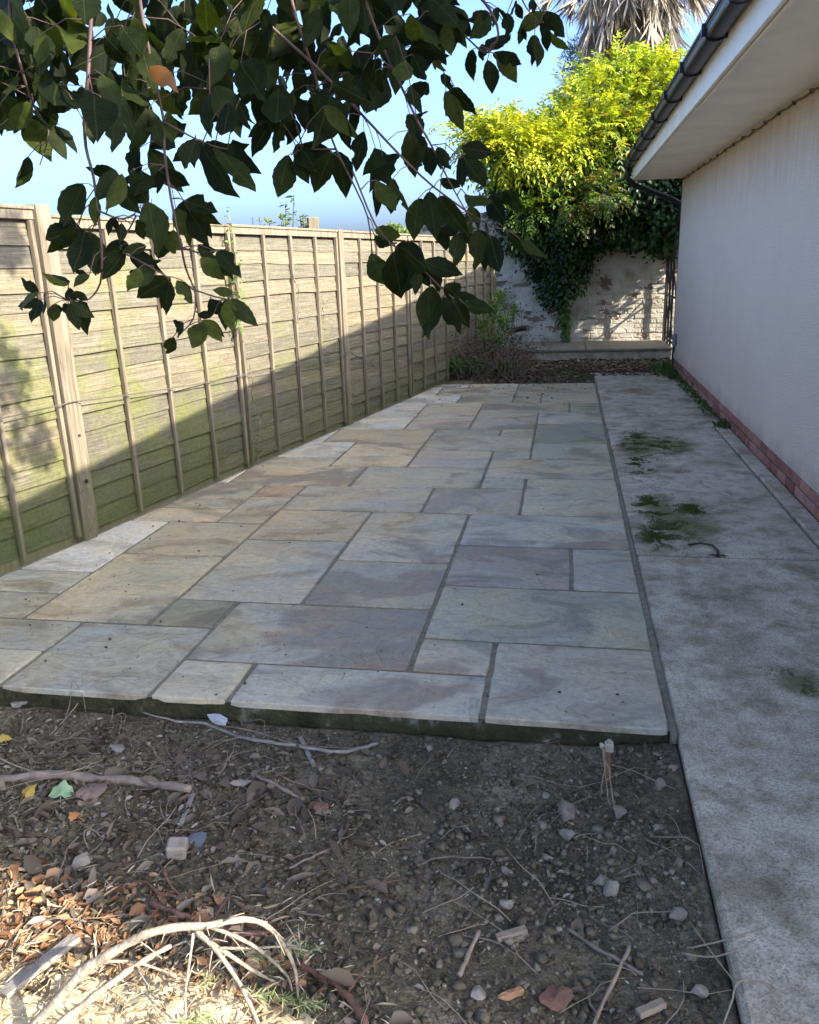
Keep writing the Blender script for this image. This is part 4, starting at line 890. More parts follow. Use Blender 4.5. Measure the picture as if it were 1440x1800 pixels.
# single things picked out of the litter
def px_tube(name, label, cat, pix, rad, mat, up=.008, sides=7, lift=None):
    m = MB(); pts = []
    for i, q in enumerate(pix): p = gp(q[0], q[1], up + (lift[i] if lift else 0)); pts.append(p)
    # smooth the run a little
    out = []
    for i in range(len(pts)-1):
        for k in range(4):
            t = k/4; p0, p1, p2, p3 = pts[max(i-1, 0)], pts[i], pts[i+1], pts[min(i+2, len(pts)-1)]
            out.append(.5*((2*p1)+(p2-p0)*t+(2*p0-5*p1+4*p2-p3)*t*t+(3*p1-p0-3*p2+p3)*t*t*t))
    out.append(pts[-1]); n = len(out)
    r = np.interp(np.linspace(0, 1, n), np.linspace(0, 1, len(rad)), rad) if hasattr(rad, '__len__') else np.full(n, rad)
    r = r*(1+.10*np.sin(np.arange(n)*1.9)+.05*RNG.normal(size=n)); out = [q+Vector(RNG.normal(size=3))*float(rr_)*.22 for q, rr_ in zip(out, r)]
    m.tube(out, list(r), sides); return tag(m.build(name, mat, None, True), label, cat)
px_tube('branch', 'thick brown cut branch lying on the soil at the left', 'branch', [(-60,1372),(60,1364),(150,1366),(250,1376),(338,1388)], [.013, .016, .015, .013], M_TWIG, .016, 9)
px_tube('stick', 'long crooked grey stick lying below the patio edge', 'stick', [(250,1252),(310,1268),(360,1272),(410,1292),(470,1304),(560,1318),(600,1322),(640,1314),(664,1306)], [.003, .0055, .006, .007, .006], M_GREYWOOD, .012)
px_tube('stick', 'thin straight stick beside the long crooked one', 'stick', [(390,1276),(440,1284),(520,1308),(618,1316)], [.002, .003, .002], M_TWIG, .010)
px_tube('stick', 'short forked stick in the middle of the soil', 'stick', [(448,1362),(480,1378),(510,1394),(535,1406)], [.006, .007, .005], M_TWIG, .008)
px_tube('stick', 'slanting brown stick right of the stone cube', 'stick', [(508,1528),(545,1508),(588,1489)], [.003, .004, .003], M_TWIG, .008)
px_tube('stick', 'upright-leaning pale stick low in the middle', 'stick', [(807,1716),(822,1680),(842,1638)], [.006, .006, .005], M_PALE, .010)
px_tube('stick', 'long brown stick aimed at the bottom right', 'stick', [(998,1632),(1040,1662),(1090,1690),(1130,1712)], [.004, .005, .004], M_TWIG, .010)
px_tube('stick', 'dark reddish root across the near middle', 'stick', [(265,1588),(320,1608),(360,1622),(420,1640),(470,1640)], [.007, .008, .006], M_ROOT, .012)
px_tube('stick', 'fat bent root at the bottom middle', 'stick', [(520,1690),(560,1715),(590,1730),(620,1765),(645,1800)], [.006, .008, .009], M_ROOT, .014)
px_tube('stick', 'pale broken reed leaning to the bottom edge', 'stick', [(1043,1802),(1075,1735),(1107,1662)], [.004, .0045, .004], M_PALE, .012)
px_tube('grass_stem', 'pale dry grass stem reaching over the path edge', 'grass stem', [(1207,1667),(1260,1656),(1310,1642),(1352,1628)], [.0022, .002, .0012], M_PALE, .02, 5, [0, .03, .05, .09])
px_tube('grass_stem', 'lower dry grass stem bending onto the path', 'grass stem', [(1200,1676),(1250,1682),(1290,1672),(1330,1652)], [.0022, .002, .0012], M_PALE, .02, 5, [0, .02, .04, .06])
px_tube('grass_stem', 'crossed straw-coloured stem at the bottom right corner', 'grass stem', [(1218,1628),(1255,1680),(1290,1725),(1335,1800)], [.0025, .002, .0015], M_PALE, .015, 5, [0, .02, .02, .0])
px_tube('grass_stem', 'yellow grass loop beside the path bottom', 'grass stem', [(1272,1800),(1285,1765),(1300,1725),(1345,1728),(1365,1740)], [.0022, .002, .0015], M_STRAW and M_PALE, .012, 5, [0, .02, .05, .04, .02])
px_tube('creeping_stem', 'wiry pale stem looping on the soil at the left', 'stem', [(-10,1330),(40,1350),(90,1362),(130,1355),(175,1338)], [.002, .0022, .0015], M_PALE, .03, 5)
px_tube('creeping_stem', 'wiry stem standing up at the patio corner left', 'stem', [(90,1290),(120,1258),(140,1232),(156,1206)], [.002, .002, .0012], M_PALE, .004, 5, [0, .005, .02, .05])
px_tube('creeping_stem', 'looped thin stem crossing the patio front edge at left', 'stem', [(105,1290),(122,1240),(128,1196),(146,1225),(150,1252)], [.0018, .0016, .001], M_TWIG, .004, 5, [0, .03, .09, .05, .01])
def splint(label, a, b, w, th, mat, up=.008, name='wood_splint', cat='splint'):
    p, q = gp(*a), gp(*b); d = q-p; m = MB(); L = d.length; m.bbox(0, L, -w/2, w/2, 0, th, .0012)
    o = m.build(name, mat); o.location = p+Vector((0, 0, up)); o.rotation_euler = (random.uniform(-.2, .2), -math.atan2(d.z, math.hypot(d.x, d.y)), math.atan2(d.y, d.x)); return tag(o, label, cat)
splint('flat grey wood splint slanting below the crooked stick', (528, 1300), (553, 1352), .016, .004, M_GREYWOOD)
splint('flat grey wood splint standing above the stone cube', (340, 1400), (318, 1456), .016, .004, M_GREYWOOD)
splint('chunky broken wood piece at lower middle', (874, 1657), (926, 1641), .020, .013, M_PALE, .006)
splint('splintered wood stub at the bottom right of the soil', (1122, 1792), (1168, 1772), .020, .014, M_PALE, .006)
splint('dark flat splint right of the forked stick', (552, 1398), (596, 1414), .012, .004, M_BARK)
splint('pale weathered plank in the sunny bottom left corner', (10, 1772), (138, 1668), .036, .012, M_GREYWOOD, .03, 'plank', 'plank')
def flake(label, px, py, sx, sy, mat, rot=0, name='bark_flake', cat='bark', tilt=.2, seed=1):
    """thin curved scrap with a torn outline"""
    rr = random.Random(seed); p = gp(px, py); N = 14; m = MB(); vs = [(0, 0, .010)]; 
    for k in range(N):
        a = 2*math.pi*k/N; r = rr.uniform(.78, 1.12); vs.append((sx*r*math.cos(a), sy*r*math.sin(a), .010-.35*(r*math.sin(a)*sy)**2/max(sy, .01)+rr.uniform(-.002, .002)))
    n1 = len(vs); vs += [(x, y, z-.003) for x, y, z in vs]
    fs = [(0, 1+k, 1+(k+1) % N) for k in range(N)]+[(n1, n1+1+(k+1) % N, n1+1+k) for k in range(N)]+[(1+k, n1+1+k, n1+1+(k+1) % N, 1+(k+1) % N) for k in range(N)]
    m.add(vs, fs, .6); o = m.build(name, mat); o.location = p+Vector((0, 0, .008)); o.rotation_euler = (tilt, rr.uniform(-.15, .15), rot); return tag(o, label, cat)
flake('pale torn bark flake against the patio front edge', 385, 1268, .055, .022, plain('pale_bark', (.42, .42, .43), .7, .15, 20, .3), -.5, seed=3, tilt=.5)
flake('tan bark scrap near the left branch tip', 208, 1320, .035, .018, M_GREYWOOD, -.3, seed=4)
flake('ribbed brown bark slab under the thick branch', 160, 1400, .05, .055, plain('brown_bark', (.20, .135, .10), .8, .3, 30, .5), .1, seed=5)
flake('small white scrap at the patio corner far left', 35, 1242, .035, .018, M_GREYWOOD, .1, seed=6)
flake('dark slate shard beside the stone cube', 345, 1482, .035, .03, plain('slate', (.10, .11, .125), .6, .2, 20, .3), .4, 'slate_shard', 'slate', .3, 7)
flake('curled brown leaf right of the forked stick', 565, 1425, .028, .02, M_ROOT, .3, 'dead_leaf', 'leaf', .4, 8)
flake('flat tan leaf at the bottom middle right', 978, 1760, .04, .03, M_ROOT, .5, 'dead_leaf', 'leaf', .2, 9)
flake('orange curl of bark at the lower middle right', 900, 1755, .03, .012, plain('orange_bark', (.36, .19, .09), .8, .2), .4, seed=10)
flake('rounded dark stone flake near the forked stick', 425, 1382, .035, .014, M_STONE2, .1, 'stone_flake', 'stone', .2, 11)
def ivy_leaf(label, px, py, s, mat, rot, tilt, tone):
    out = [(0, -.05), (.36, -.26), (.66, -.10), (.92, .06), (.74, .36), (.62, .66), (.36, .74), (.04, 1.15), (-.34, .72), (-.66, .62), (-.72, .34), (-.9, .0), (-.62, -.14), (-.34, -.26)]
    m = MB(); vs = [(0, .25, .012)]+[(x*s, y*s, .012-.5*(x*s)**2/s*.6) for x, y in out]; vs[0] = (0, .25*s, .014); N = len(out); m.add(vs, [(0, 1+k, 1+(k+1) % N) for k in range(N)], tone)
    m.tube([(0, -.1*s, .012), (.1*s, -.6*s, .006), (.3*s, -1.0*s, .0)], .0012, 4, tone)
    o = m.build('fallen_leaf', mat); o.location = gp(px, py, .012); o.rotation_euler = (tilt, .1, rot); return tag(o, label, 'leaf')
M_LEAFG = plain('pale_green_leaf', (.20, .30, .15), .5, .25, 25, .2, 60)
M_LEAFY = plain('yellow_leaf', (.36, .24, .045), .6, .25, 25, .2, 60)
ivy_leaf('pale green ivy leaf fallen by the thick branch', 108, 1400, .045, M_LEAFG, .3, .5, .5)
ivy_leaf('yellow fallen ivy leaf at the left edge of the soil', 48, 1398, .035, M_LEAFY, -.6, .4, .5)
ivy_leaf('small yellow leaf below the patio corner', 8, 1305, .03, M_LEAFY, .9, .3, .5)
ivy_leaf('orange fallen leaf among the chips left of the stone cube', 134, 1440, .026, plain('orange_leaf', (.42, .17, .05), .7, .2), 1.4, .2, .5)
# single stones
def stone(label, px, py, r, seed, flat=.65, mat=None):
    rr = np.random.default_rng(seed); bm = bmesh.new(); bmesh.ops.create_icosphere(bm, subdivisions=2, radius=1)
    cuts = unit(rr.normal(size=(9, 3))); co = rr.uniform(.45, .85, 9)
    for v in bm.verts:
        q = np.array(v.co[:])
        for c, k in zip(cuts, co): d = q@c; q = q-c*max(0, d-k)
        v.co = Vector(q*np.array([r*1.2, r, r*flat])*(1+.05*rr.normal()))
    me = bpy.data.meshes.new('stone'); bm.to_mesh(me); bm.free(); me.materials.append(mat or M_STONE2); o = link('stone', me); p = gp(px, py); o.location = p+Vector((0, 0, r*flat*.45)); o.rotation_euler = (rr.normal()*.1, rr.normal()*.1, rr.uniform(0, 6)); return tag(o, label, 'stone', 'loose stones on the soil bed')
for lab, x, y, r, f in (('largest pale rubble stone right of centre on the soil', 997, 1436, .036, .8), ('grey flint just below the largest stone', 997, 1474, .024, .9), ('bone-white flint on the soil above a long stick', 1072, 1567, .023, .9),
        ('pale rounded stone near the lower path edge', 1189, 1611, .027, .7), ('whitish stone close to the metal stake, at the path side', 1160, 1381, .018, .9), ('small white stone left above the largest stone', 959, 1401, .014, .8),
        ('flat brown stone in the middle of the soil', 798, 1416, .020, .6), ('grey stone under the metal stake wires', 1090, 1433, .025, .7), ('pale stone against the path below the patio corner', 1183, 1352, .016, .9), ('tan stone lower middle, on bare soil', 892, 1591, .019, .7),
        ('forked-looking white flint in mid soil', 892, 1534, .016, .7), ('long grey stone lying at the patio front edge', 962, 1302, .018, .6), ('pale stone at the bottom right of the bed', 1228, 1748, .020, .7), ('grey rounded stone at the bottom, right of the orange bark', 842, 1750, .018, .8), ('pale grey flint left of the stone cube', 148, 1520, .030, .8)):
    stone(lab, x, y, r, int(x*7+y), f)
m = MB(); m.bbox(-.028, .028, -.026, .026, 0, .045, .006); o = m.build('stone_cube', M_STONE2); o.location = gp(312, 1500)+Vector((0, 0, -.004)); o.rotation_euler = (.1, .08, .25); tag(o, 'squared grey stone cube on the left of the soil', 'stone')
# earth rod with clamp and loose wires by the path
rod = tag(empty('earth_rod', gp(1068, 1378)), 'rusty metal stake with a brass clamp and loose wires by the path', 'metal stake')
b0 = gp(1068, 1378); t0 = on_y(1071, 1312, b0.y+.004)
M_RUSTM = plain('rusty_steel', (.22, .10, .05), .8, .4, 40, .4); M_BRASS = plain('brass', (.36, .33, .26), .4, .2, 40, .2)
m = MB(); m.tube([b0-Vector((0, 0, .05)), t0], .0065, 8); part(m, 'rod', M_RUSTM, rod)
m = MB(); m.bbox(t0.x-.013, t0.x+.013, t0.y-.012, t0.y+.012, t0.z-.016, t0.z+.014, .003); m.bbox(t0.x-.026, t0.x-.012, t0.y-.006, t0.y+.006, t0.z-.004, t0.z+.006, .002); m.tube([(t0.x-.028, t0.y, t0.z+.001), (t0.x-.020, t0.y, t0.z+.001)], .009, 6); m.tube([(t0.x, t0.y, t0.z+.012), (t0.x, t0.y, t0.z+.022)], .007, 6); part(m, 'clamp', M_BRASS, rod)
for k in range(3):
    q = gp(1058+k*14, 1400+k*22); m = MB(); m.tube(path_noise((t0.x-.022+.004*k, t0.y-.004, t0.z), (q.x, q.y, q.z+.01), 8, .005, RNG), .0018, 5); part(m, 'wire', M_PALE, rod)
# dark root growing out of the path joint
e = tag(empty('dead_root', on_z(1258, 976)), 'dark curved dead root sticking out of the path joint', 'root'); m = MB(); q = [on_z(1262, 977), on_z(1262, 972)+Vector((0, 0, .012)), on_z(1252, 965)+Vector((0, 0, .02)), on_z(1232, 958)+Vector((0, 0, .012)), on_z(1210, 959)+Vector((0, 0, .004))]
m.tube(q, [.009, .008, .007, .006, .005], 7); part(m, 'stalk', M_BARK, e); m = MB()
for k in range(9): a = k*.7; m.tube([q[0]+Vector((0, 0, .004)), q[0]+Vector((.05*math.cos(a), .03*math.sin(a), .002))], .0018, 4)
part(m, 'rootlets', M_BARK, e)
# chalky scrape marks on the path
M_CHALK = plain('chalk_scrape', (.60, .575, .53), .95, .3, 60, .3)
def scrape(a, b, w, seed):
    p, q = on_z(*a), on_z(*b); rr = random.Random(seed); N = 18; vs = []; d = (q-p); nrm = Vector((-d.y, d.x, 0)).normalized(); fs = []
    for k in range(N+1):
        u = k/N; c = p.lerp(q, u)+nrm*rr.uniform(-.006, .006); ww = w*rr.uniform(.1, 1)*math.sin(math.pi*(.05+.9*u)); vs += [(c+nrm*ww)[:2]+(.0022,), (c-nrm*ww)[:2]+(.0022,)]
    for k in range(N):
        if rr.random() < .8: fs.append((2*k, 2*k+1, 2*k+3, 2*k+2))
    m = MB(); m.add(vs, fs); o = m.build('scrape_mark', M_CHALK, path_o)
for k, (a, b, w) in enumerate((((1185, 822), (1308, 886), .006), ((1190, 790), (1234, 805), .006), ((1200, 775), (1245, 787), .005), ((1205, 770), (1248, 780), .004), ((1065, 739), (1090, 738), .005), ((1105, 722), (1128, 721), .006), ((1240, 893), (1280, 905), .005), ((1198, 895), (1222, 912), .006), ((1265, 938), (1325, 975), .004), ((1068, 765), (1082, 778), .004))): scrape(a, b, w, k)
# crumbs on the slabs
stones('crumbs', 'crumbs of soil dropped on the paving slabs', 190, lambda x, y: np.where((y < 3.2) | (x < -1.9), .6, .1), .002, .006, 91, lambda x, y: np.full(len(x), .003), (-2.6, .34), (2.55, 5.2), (0, .25))
# cut conifer branch arching in the sun
con = tag(empty('conifer_branch', (-1.0, 1.28, -.06)), 'bare arching cut conifer branch with a few needles, sunlit at bottom left', 'branch')
M_CONB = plain('conifer_bark', (.30, .245, .175), .85, .5, 45, .9, 110); M_NEEDLE = leafmat('needle', [(0, (.10, .14, .05)), (.6, (.22, .27, .11)), (1, (.38, .40, .20))], .5, .2)
def con_tube(pix, r0, r1, y0, y1, name='side_shoot'):
    m = MB(); pts = [on_y(x, y, y0+(y1-y0)*i/(len(pix)-1)) for i, (x, y) in enumerate(pix)]; out = []
    for i in range(len(pts)-1):
        for k in range(3): out.append(pts[i].lerp(pts[i+1], k/3))
    out.append(pts[-1]); out = [out[0]]+[(out[i-1]+out[i]*2+out[i+1])/4 for i in range(1, len(out)-1)]+[out[-1]]
    m.tube(out, list(np.linspace(r0, r1, len(out))*(1+.10*np.sin(np.arange(len(out))*2.3)+.09*RNG.normal(size=len(out)))), 7); rt = random.Random(int(pix[0][0]))
    for q_ in range(len(out)//2):
        k_ = rt.randrange(2, len(out)); d_ = Vector((rt.uniform(-.3, 1), rt.uniform(-.5, .6), rt.uniform(-.8, .5))).normalized(); l_ = rt.uniform(.008, .07); m.tube([out[k_], out[k_]+d_*l_*.5+Vector((0, 0, .004)), out[k_]+d_*l_], [max(r1, .0016)*.8, .0014, .0007], 4)
    part(m, name, M_CONB, con, True); return out
con_tube([(40,1830),(62,1800),(104,1755),(146,1705),(200,1672),(258,1640),(312,1629),(362,1628),(400,1620),(433,1615),(462,1622),(487,1642),(508,1676),(521,1709),(525,1767)], .013, .003, 1.18, 1.40, 'main_stem')
con_tube([(80,1830),(104,1800),(167,1751),(221,1709),(267,1680),(300,1663)], .009, .005, 1.15, 1.33)
con_tube([(342,1634),(375,1663),(400,1697),(425,1734),(446,1780),(455,1805)], .006, .004, 1.34, 1.24)
con_tube([(367,1628),(417,1647),(454,1667),(483,1692),(508,1717),(515,1750)], .005, .0025, 1.35, 1.42)
con_tube([(346,1642),(400,1676),(442,1705),(483,1726),(508,1742)], .005, .003, 1.34, 1.44)
con_tube([(340,1640),(333,1692),(325,1747),(327,1790)], .0035, .002, 1.335, 1.27)
con_tube([(383,1667),(450,1667),(500,1663),(542,1672)], .0035, .002, 1.35, 1.45)
con_tube([(175,1690),(240,1690),(300,1712),(330,1725)], .004, .0025, 1.28, 1.36)
rg = np.random.default_rng(8); P = []; D = []
for x, y, yy, n, dx in ((512,1667,1.44,60,1),(535,1668,1.45,40,1),(542,1765,1.35,80,1),(505,1755,1.36,60,1),(440,1680,1.4,46,1),(354,1790,1.2,70,0),(365,1725,1.36,46,0),(455,1750,1.32,50,1),(330,1800,1.18,60,0),(480,1700,1.42,40,1)):
    c = np.array(on_y(x, y, yy)[:]); ax = unit(np.array([[.8*dx+.2, .3, -.1]]))[0]; t = rg.uniform(-.03, .03, n)[:, None]; P.append(c+ax*t+rg.normal(size=(n, 3))*.002); D.append(ax*.5+unit(rg.normal(size=(n, 3)))*.9)
P = np.concatenate(P); D = np.concatenate(D); child_mesh('needles', leaf_cloud('needles', P, D, rg.normal(size=P.shape), .022*(.7+.6*rg.random(len(P))), .0022*np.ones(len(P)), M_NEEDLE, rg.random(len(P)), 0, .05), con)
# ================================================================ overhanging tree in the foreground
def m_nearleaf():
    t = NT('broad_leaf'); r = t.objrnd(); c = t.coord('Object'); x = t.sep(c, 0); y = t.sep(c, 1)
    k = t.ramp(r, [(0, (.006, .010, .003)), (.5, (.014, .021, .005)), (.8, (.024, .033, .007)), (1, (.065, .080, .015))])
    k = t.mix(1.0, k, t.objcol(), 'MULTIPLY')
    k = t.mix(1.0, k, t.ramp(t.noise(t.coord('Object', rand=True), 6, 3), [(.3, .7), (.7, 1.25)]), 'MULTIPLY')
    # side veins run forward from the midrib
    ax = t.math('ABSOLUTE', x); ph = t.math('SUBTRACT', y, t.math('MULTIPLY', ax, .8)); w = t.math('PINGPONG', ph, .045)
    vein = t.ramp(w, [(.0, 1), (.006, 0)]); mid = t.ramp(ax, [(.006, 1), (.014, 0)])
    v = t.math('MAXIMUM', t.math('MULTIPLY', vein, .5), mid); k = t.mix(t.math('MULTIPLY', v, .35), k, (.06, .075, .02))
    tc = t.mix(1.0, k, (1.7, 1.8, .5), 'MULTIPLY')
    return t.done(k, .6, t.bump(t.math('SUBTRACT', 1.0, v), .35, .02), .12, (.42, tc))
M_NEAR = m_nearleaf()
M_TREEBARK = plain('tree_bark', (.10, .075, .055), .85, .35, 16, .6, 60)
M_SHOOT = plain('shoot_bark', (.085, .05, .04), .6, .3, 30, .2, 90)
def leaf_mesh(seed):
    """broad toothed leaf of unit length along +Y, bent and folded; some with a bite taken out"""
    rr = random.Random(seed); n = 12; w0 = rr.uniform(.215, .27); bend = rr.uniform(-.15, .45); fold = rr.uniform(-.20, .45); side = rr.uniform(-.06, .06); tw = rr.uniform(-.6, .6)
    bite = rr.choice((None, None, None, None, 7, 9)); bs = rr.choice((-1, 1)); vs = []; fs = []
    def pt(u, x):
        a = tw*(u-.3); z = fold*abs(x) - bend*u*u + .03*math.sin(u*9+x*9); return (x*math.cos(a)+side*math.sin(u*3.1), u, z+x*math.sin(a))
    for i in range(n+1):
        u = i/n; w = w0*math.sin(math.pi*u**.97)**.88 if 0 < i < n else 0
        tooth = 1.0+(.035 if i % 2 else -.035)
        wl = w*tooth*rr.uniform(.97, 1.03); wr = w*(2-tooth)*rr.uniform(.97, 1.03)
        if bite is not None and i in (bite, bite+1):
            if bs > 0: wr *= .45
            else: wl *= .5
        vs += [pt(u-.03 if 0 < i < n else u, -wl), pt(u, 0), pt(u-.03 if 0 < i < n else u, wr)]
        if 0 < i < n: pass
    for i in range(n):
        for s in (0, 1): fs.append((i*3+s, i*3+s+1, i*3+s+4, i*3+s+3))
    m = MB(); m.add(vs, fs); me = m.mesh('leaf', M_NEAR, True); bm = bmesh.new(); bm.from_mesh(me); bmesh.ops.remove_doubles(bm, verts=bm.verts[:], dist=1e-5); bm.to_mesh(me); bm.free(); return me
LEAVES = [leaf_mesh(k) for k in range(20)]
tree = tag(empty('overhanging_tree', (-1.5, -1.3, -.1)), 'leafy tree whose dark hanging branches fill the upper left of the view', 'tree')
T_INV = parent_inv(tree)
def tree_part(m, name, mat): o = m.build(name, mat, tree, True); o.matrix_parent_inverse = T_INV; return o
# stems traced as (px, py) with a distance from the camera; each is a hanging shoot of the tree
STEMS = [
 (1.42, [(262,-330),(250,-160),(244,-60),(245,0),(262,90),(275,150),(290,220),(288,262),(300,350),(318,430),(326,472),(345,515),(342,562),(312,592)]),
 (1.36, [(170,-300),(165,-120),(160,40),(155,140),(147,190),(150,260),(165,310),(172,370),(180,440),(178,500),(158,528),(120,528)]),
 (1.50, [(480,-320),(500,-150),(510,0),(540,90),(560,150),(575,220),(590,262),(620,320),(648,380),(655,450)]),
 (1.45, [(330,-280),(380,-120),(430,0),(480,50),(560,120),(640,205),(700,270),(760,328),(850,392),(905,410)]),
 (1.40, [(560,-300),(610,-120),(640,0),(672,80),(700,140),(735,215),(757,252),(790,320),(830,390)]),
 (1.38, [(620,300),(660,400),(700,440),(740,470),(790,520),(822,540)]),
 (1.55, [(800,-260),(820,-120),(830,-20),(862,15),(880,60),(856,100),(815,60),(790,45)]),
 (1.55, [(880,-240),(900,-110),(905,-30),(925,15),(950,40)]),
 (1.48, [(20,-300),(22,-100),(15,40),(40,130),(60,190),(90,230),(70,290)]),
 (1.58, [(720,-260),(745,-100),(760,20),(775,120),(795,150)]),
 (1.36, [(290,215),(345,245),(378,258),(400,262)]),
 (1.36, [(172,370),(215,388),(245,372),(205,440),(240,455),(300,490)]),
 (1.38, [(320,435),(350,445),(385,440)]),
 (1.38, [(338,508),(372,520),(402,527)]),
 (1.44, [(590,262),(530,262),(512,272)]),
]
BOUGH = [Vector((-1.5, -1.3, -.25)), Vector((-1.45, -1.2, 1.2)), Vector((-1.25, -.7, 2.5)), Vector((-.85, .2, 3.2)), Vector((-.45, 1.0, 3.35)), Vector((.15, 1.7, 3.3)), Vector((.9, 2.2, 3.25))]
m = MB(); m.tube(BOUGH[:4], [.13, .11, .085, .06], 10); tree_part(m, 'trunk', M_TREEBARK)
m = MB(); m.tube(BOUGH[3:], [.06, .045, .032, .02], 8); tree_part(m, 'bough', M_TREEBARK)
side_ends = [(-1.6, .9, 2.75), (-1.2, 1.2, 2.9), (-.9, 1.4, 2.85), (-.3, 1.7, 2.95), (.1, 1.2, 3.1), (.6, .6, 3.2), (1.1, 1.0, 3.4), (-2.0, .3, 3.0), (-.5, -.4, 3.5), (1.3, 1.9, 3.0), (-1.9, 1.9, 3.1), (-2.2, 1.2, 3.3), (.3, 2.2, 3.0)]
m = MB()
for i, e in enumerate(side_ends):
    a = BOUGH[3+i % 3].lerp(BOUGH[4+i % 3], .5*random.random()); q = path_noise(a[:], e, 7, .03, RNG); m.tube(q, np.linspace(.02, .006, 7), 6)
tree_part(m, 'side_branches', M_TREEBARK)
stem_pts = []
for si, (dist, pix) in enumerate(STEMS):
    dd = [dist+.05*math.sin(i*1.3+si) for i in range(len(pix))]; pts = [at_dist(x, y, d) for (x, y), d in zip(pix, dd)]
    if pix[0][1] < -200:   # carry the shoot up to the nearest side branch
        e = min((Vector(q) for q in side_ends), key=lambda v: (v-pts[0]).length); pts = [e]+pts
    out = []
    for i in range(len(pts)-1):
        for k in range(3): out.append(pts[i].lerp(pts[i+1], k/3))
    out.append(pts[-1]); out = [out[0]]+[(out[i-1]+out[i]*2+out[i+1])/4 for i in range(1, len(out)-1)]+[out[-1]]
    r0 = .0042 if len(pix) > 6 else .0018; m = MB(); m.tube(out, list(np.linspace(r0, .0011, len(out))), 6); tree_part(m, 'shoot', M_SHOOT); stem_pts += [(p, dist) for p in out]
SP = np.array([p[:] for p, _ in stem_pts])
# leaves given as base pixel, tip pixel
LV = """68 515 20 524;121 499 73 486;77 515 82 554;70 527 58 569;96 534 96 569;120 534 138 580;125 530 166 556;131 512 155 527;122 506 122 530;157 483 131 499;137 401 76 430;134 398 96 455;150 407 136 481;159 408 166 480;187 451 172 482;145 322 125 387;168 345 168 392;
201 382 187 410;214 392 211 425;239 387 251 419;262 355 274 430;292 404 287 468;305 403 308 456;309 366 331 423;332 369 372 430;325 352 382 373;338 363 382 399;225 427 190 446;222 439 184 490;257 432 222 445;230 448 280 468;245 471 225 514;271 468 240 506;300 486 242 529;297 492 289 554;311 493 332 536;
347 433 381 458;354 451 394 503;382 442 421 481;388 462 409 490;410 513 374 514;370 524 391 563;400 527 411 577;407 524 450 572;375 553 346 551;354 563 391 599;359 567 341 606;320 565 312 590;305 592 292 625;
345 245 325 302;350 245 372 304;358 255 396 342;378 258 450 328;262 260 325 331;508 272 485 356;520 270 542 322;525 252 556 296;582 265 557 341;592 265 612 341;600 205 606 262;477 215 442 259;495 215 482 268;400 180 401 237;420 175 431 222;10 80 2 134;30 132 20 177;55 180 8 228;95 220 112 281;50 275 35 331;150 200 165 254;200 200 202 254;240 170 236 257;262 190 286 257;295 195 306 249;
718 229 738 306;751 258 764 311;769 258 793 297;673 273 638 304;662 316 689 384;691 313 718 384;735 349 731 418;755 336 767 413;773 344 809 413;778 398 784 442;804 411 800 464;840 404 838 467;853 391 882 450;862 415 882 482;893 410 929 458;912 418 944 463;860 344 884 384;884 335 914 369;818 340 862 373;826 362 831 417;809 275 820 330;815 275 853 333;811 260 868 266;773 315 811 335;658 404 710 412;658 413 700 437;695 433 773 463;653 444 680 508;691 442 707 528;729 453 715 520;738 475 733 517;744 458 802 489;782 500 816 535;758 502 742 585;778 522 753 597;795 524 822 577;815 533 865 552;700 270 655 318;640 230 628 300;660 260 690 330;
860 22 830 63;873 13 866 45;892 22 889 54;908 6 920 34;936 -2 938 24;959 22 911 58;952 22 993 63;959 48 989 96;940 61 940 119;917 50 915 78;831 86 828 139;849 77 852 108;857 105 866 163;866 93 915 116;873 96 907 146;898 61 853 82;783 41 793 95;805 54 822 82;799 153 835 206;783 160 816 219;776 131 796 158;735 35 770 97;790 40 792 94;725 95 752 142;722 150 740 203;690 60 700 130;720 200 735 240;
245 260 215 300;205 300 170 345;230 300 262 360;280 300 330 330;215 305 190 372;195 310 238 372;250 300 245 360"""
leaf_list = []
for q in LV.replace('\n', '').split(';'):
    if q.strip(): leaf_list.append([float(v) for v in q.split()]+[0])
# the dense upper mass: leaves hang from the shoots, thinning downwards
rg = np.random.default_rng(77)
def dense(x, y):
    lim = np.interp(x, [-60, 0, 60, 120, 180, 260, 330, 400, 470, 540, 600, 660, 720, 800, 860], [300, 300, 270, 180, 170, 175, 165, 190, 225, 230, 200, 150, 120, 40, -10]); return y < lim
c = 0
GAPS = [(215, 32, 18), (110, 30, 10), (160, 165, 14), (420, 45, 8), (455, 130, 8), (640, 100, 6), (700, 45, 10), (120, 230, 14), (545, 250, 10)]
while c < 135:
    x, y = rg.uniform(-60, 800), rg.uniform(-45, 235)
    if not dense(x, y-20) or any(math.hypot(x-gx, y+26-gy) < gr+12 for gx, gy, gr in GAPS): continue
    L = rg.uniform(50, 80); a = rg.normal()*.55; leaf_list.append([x, y-20, x+L*math.sin(a), y-20+L*math.cos(a), 1]); c += 1
pet = MB(); nleaf = 0
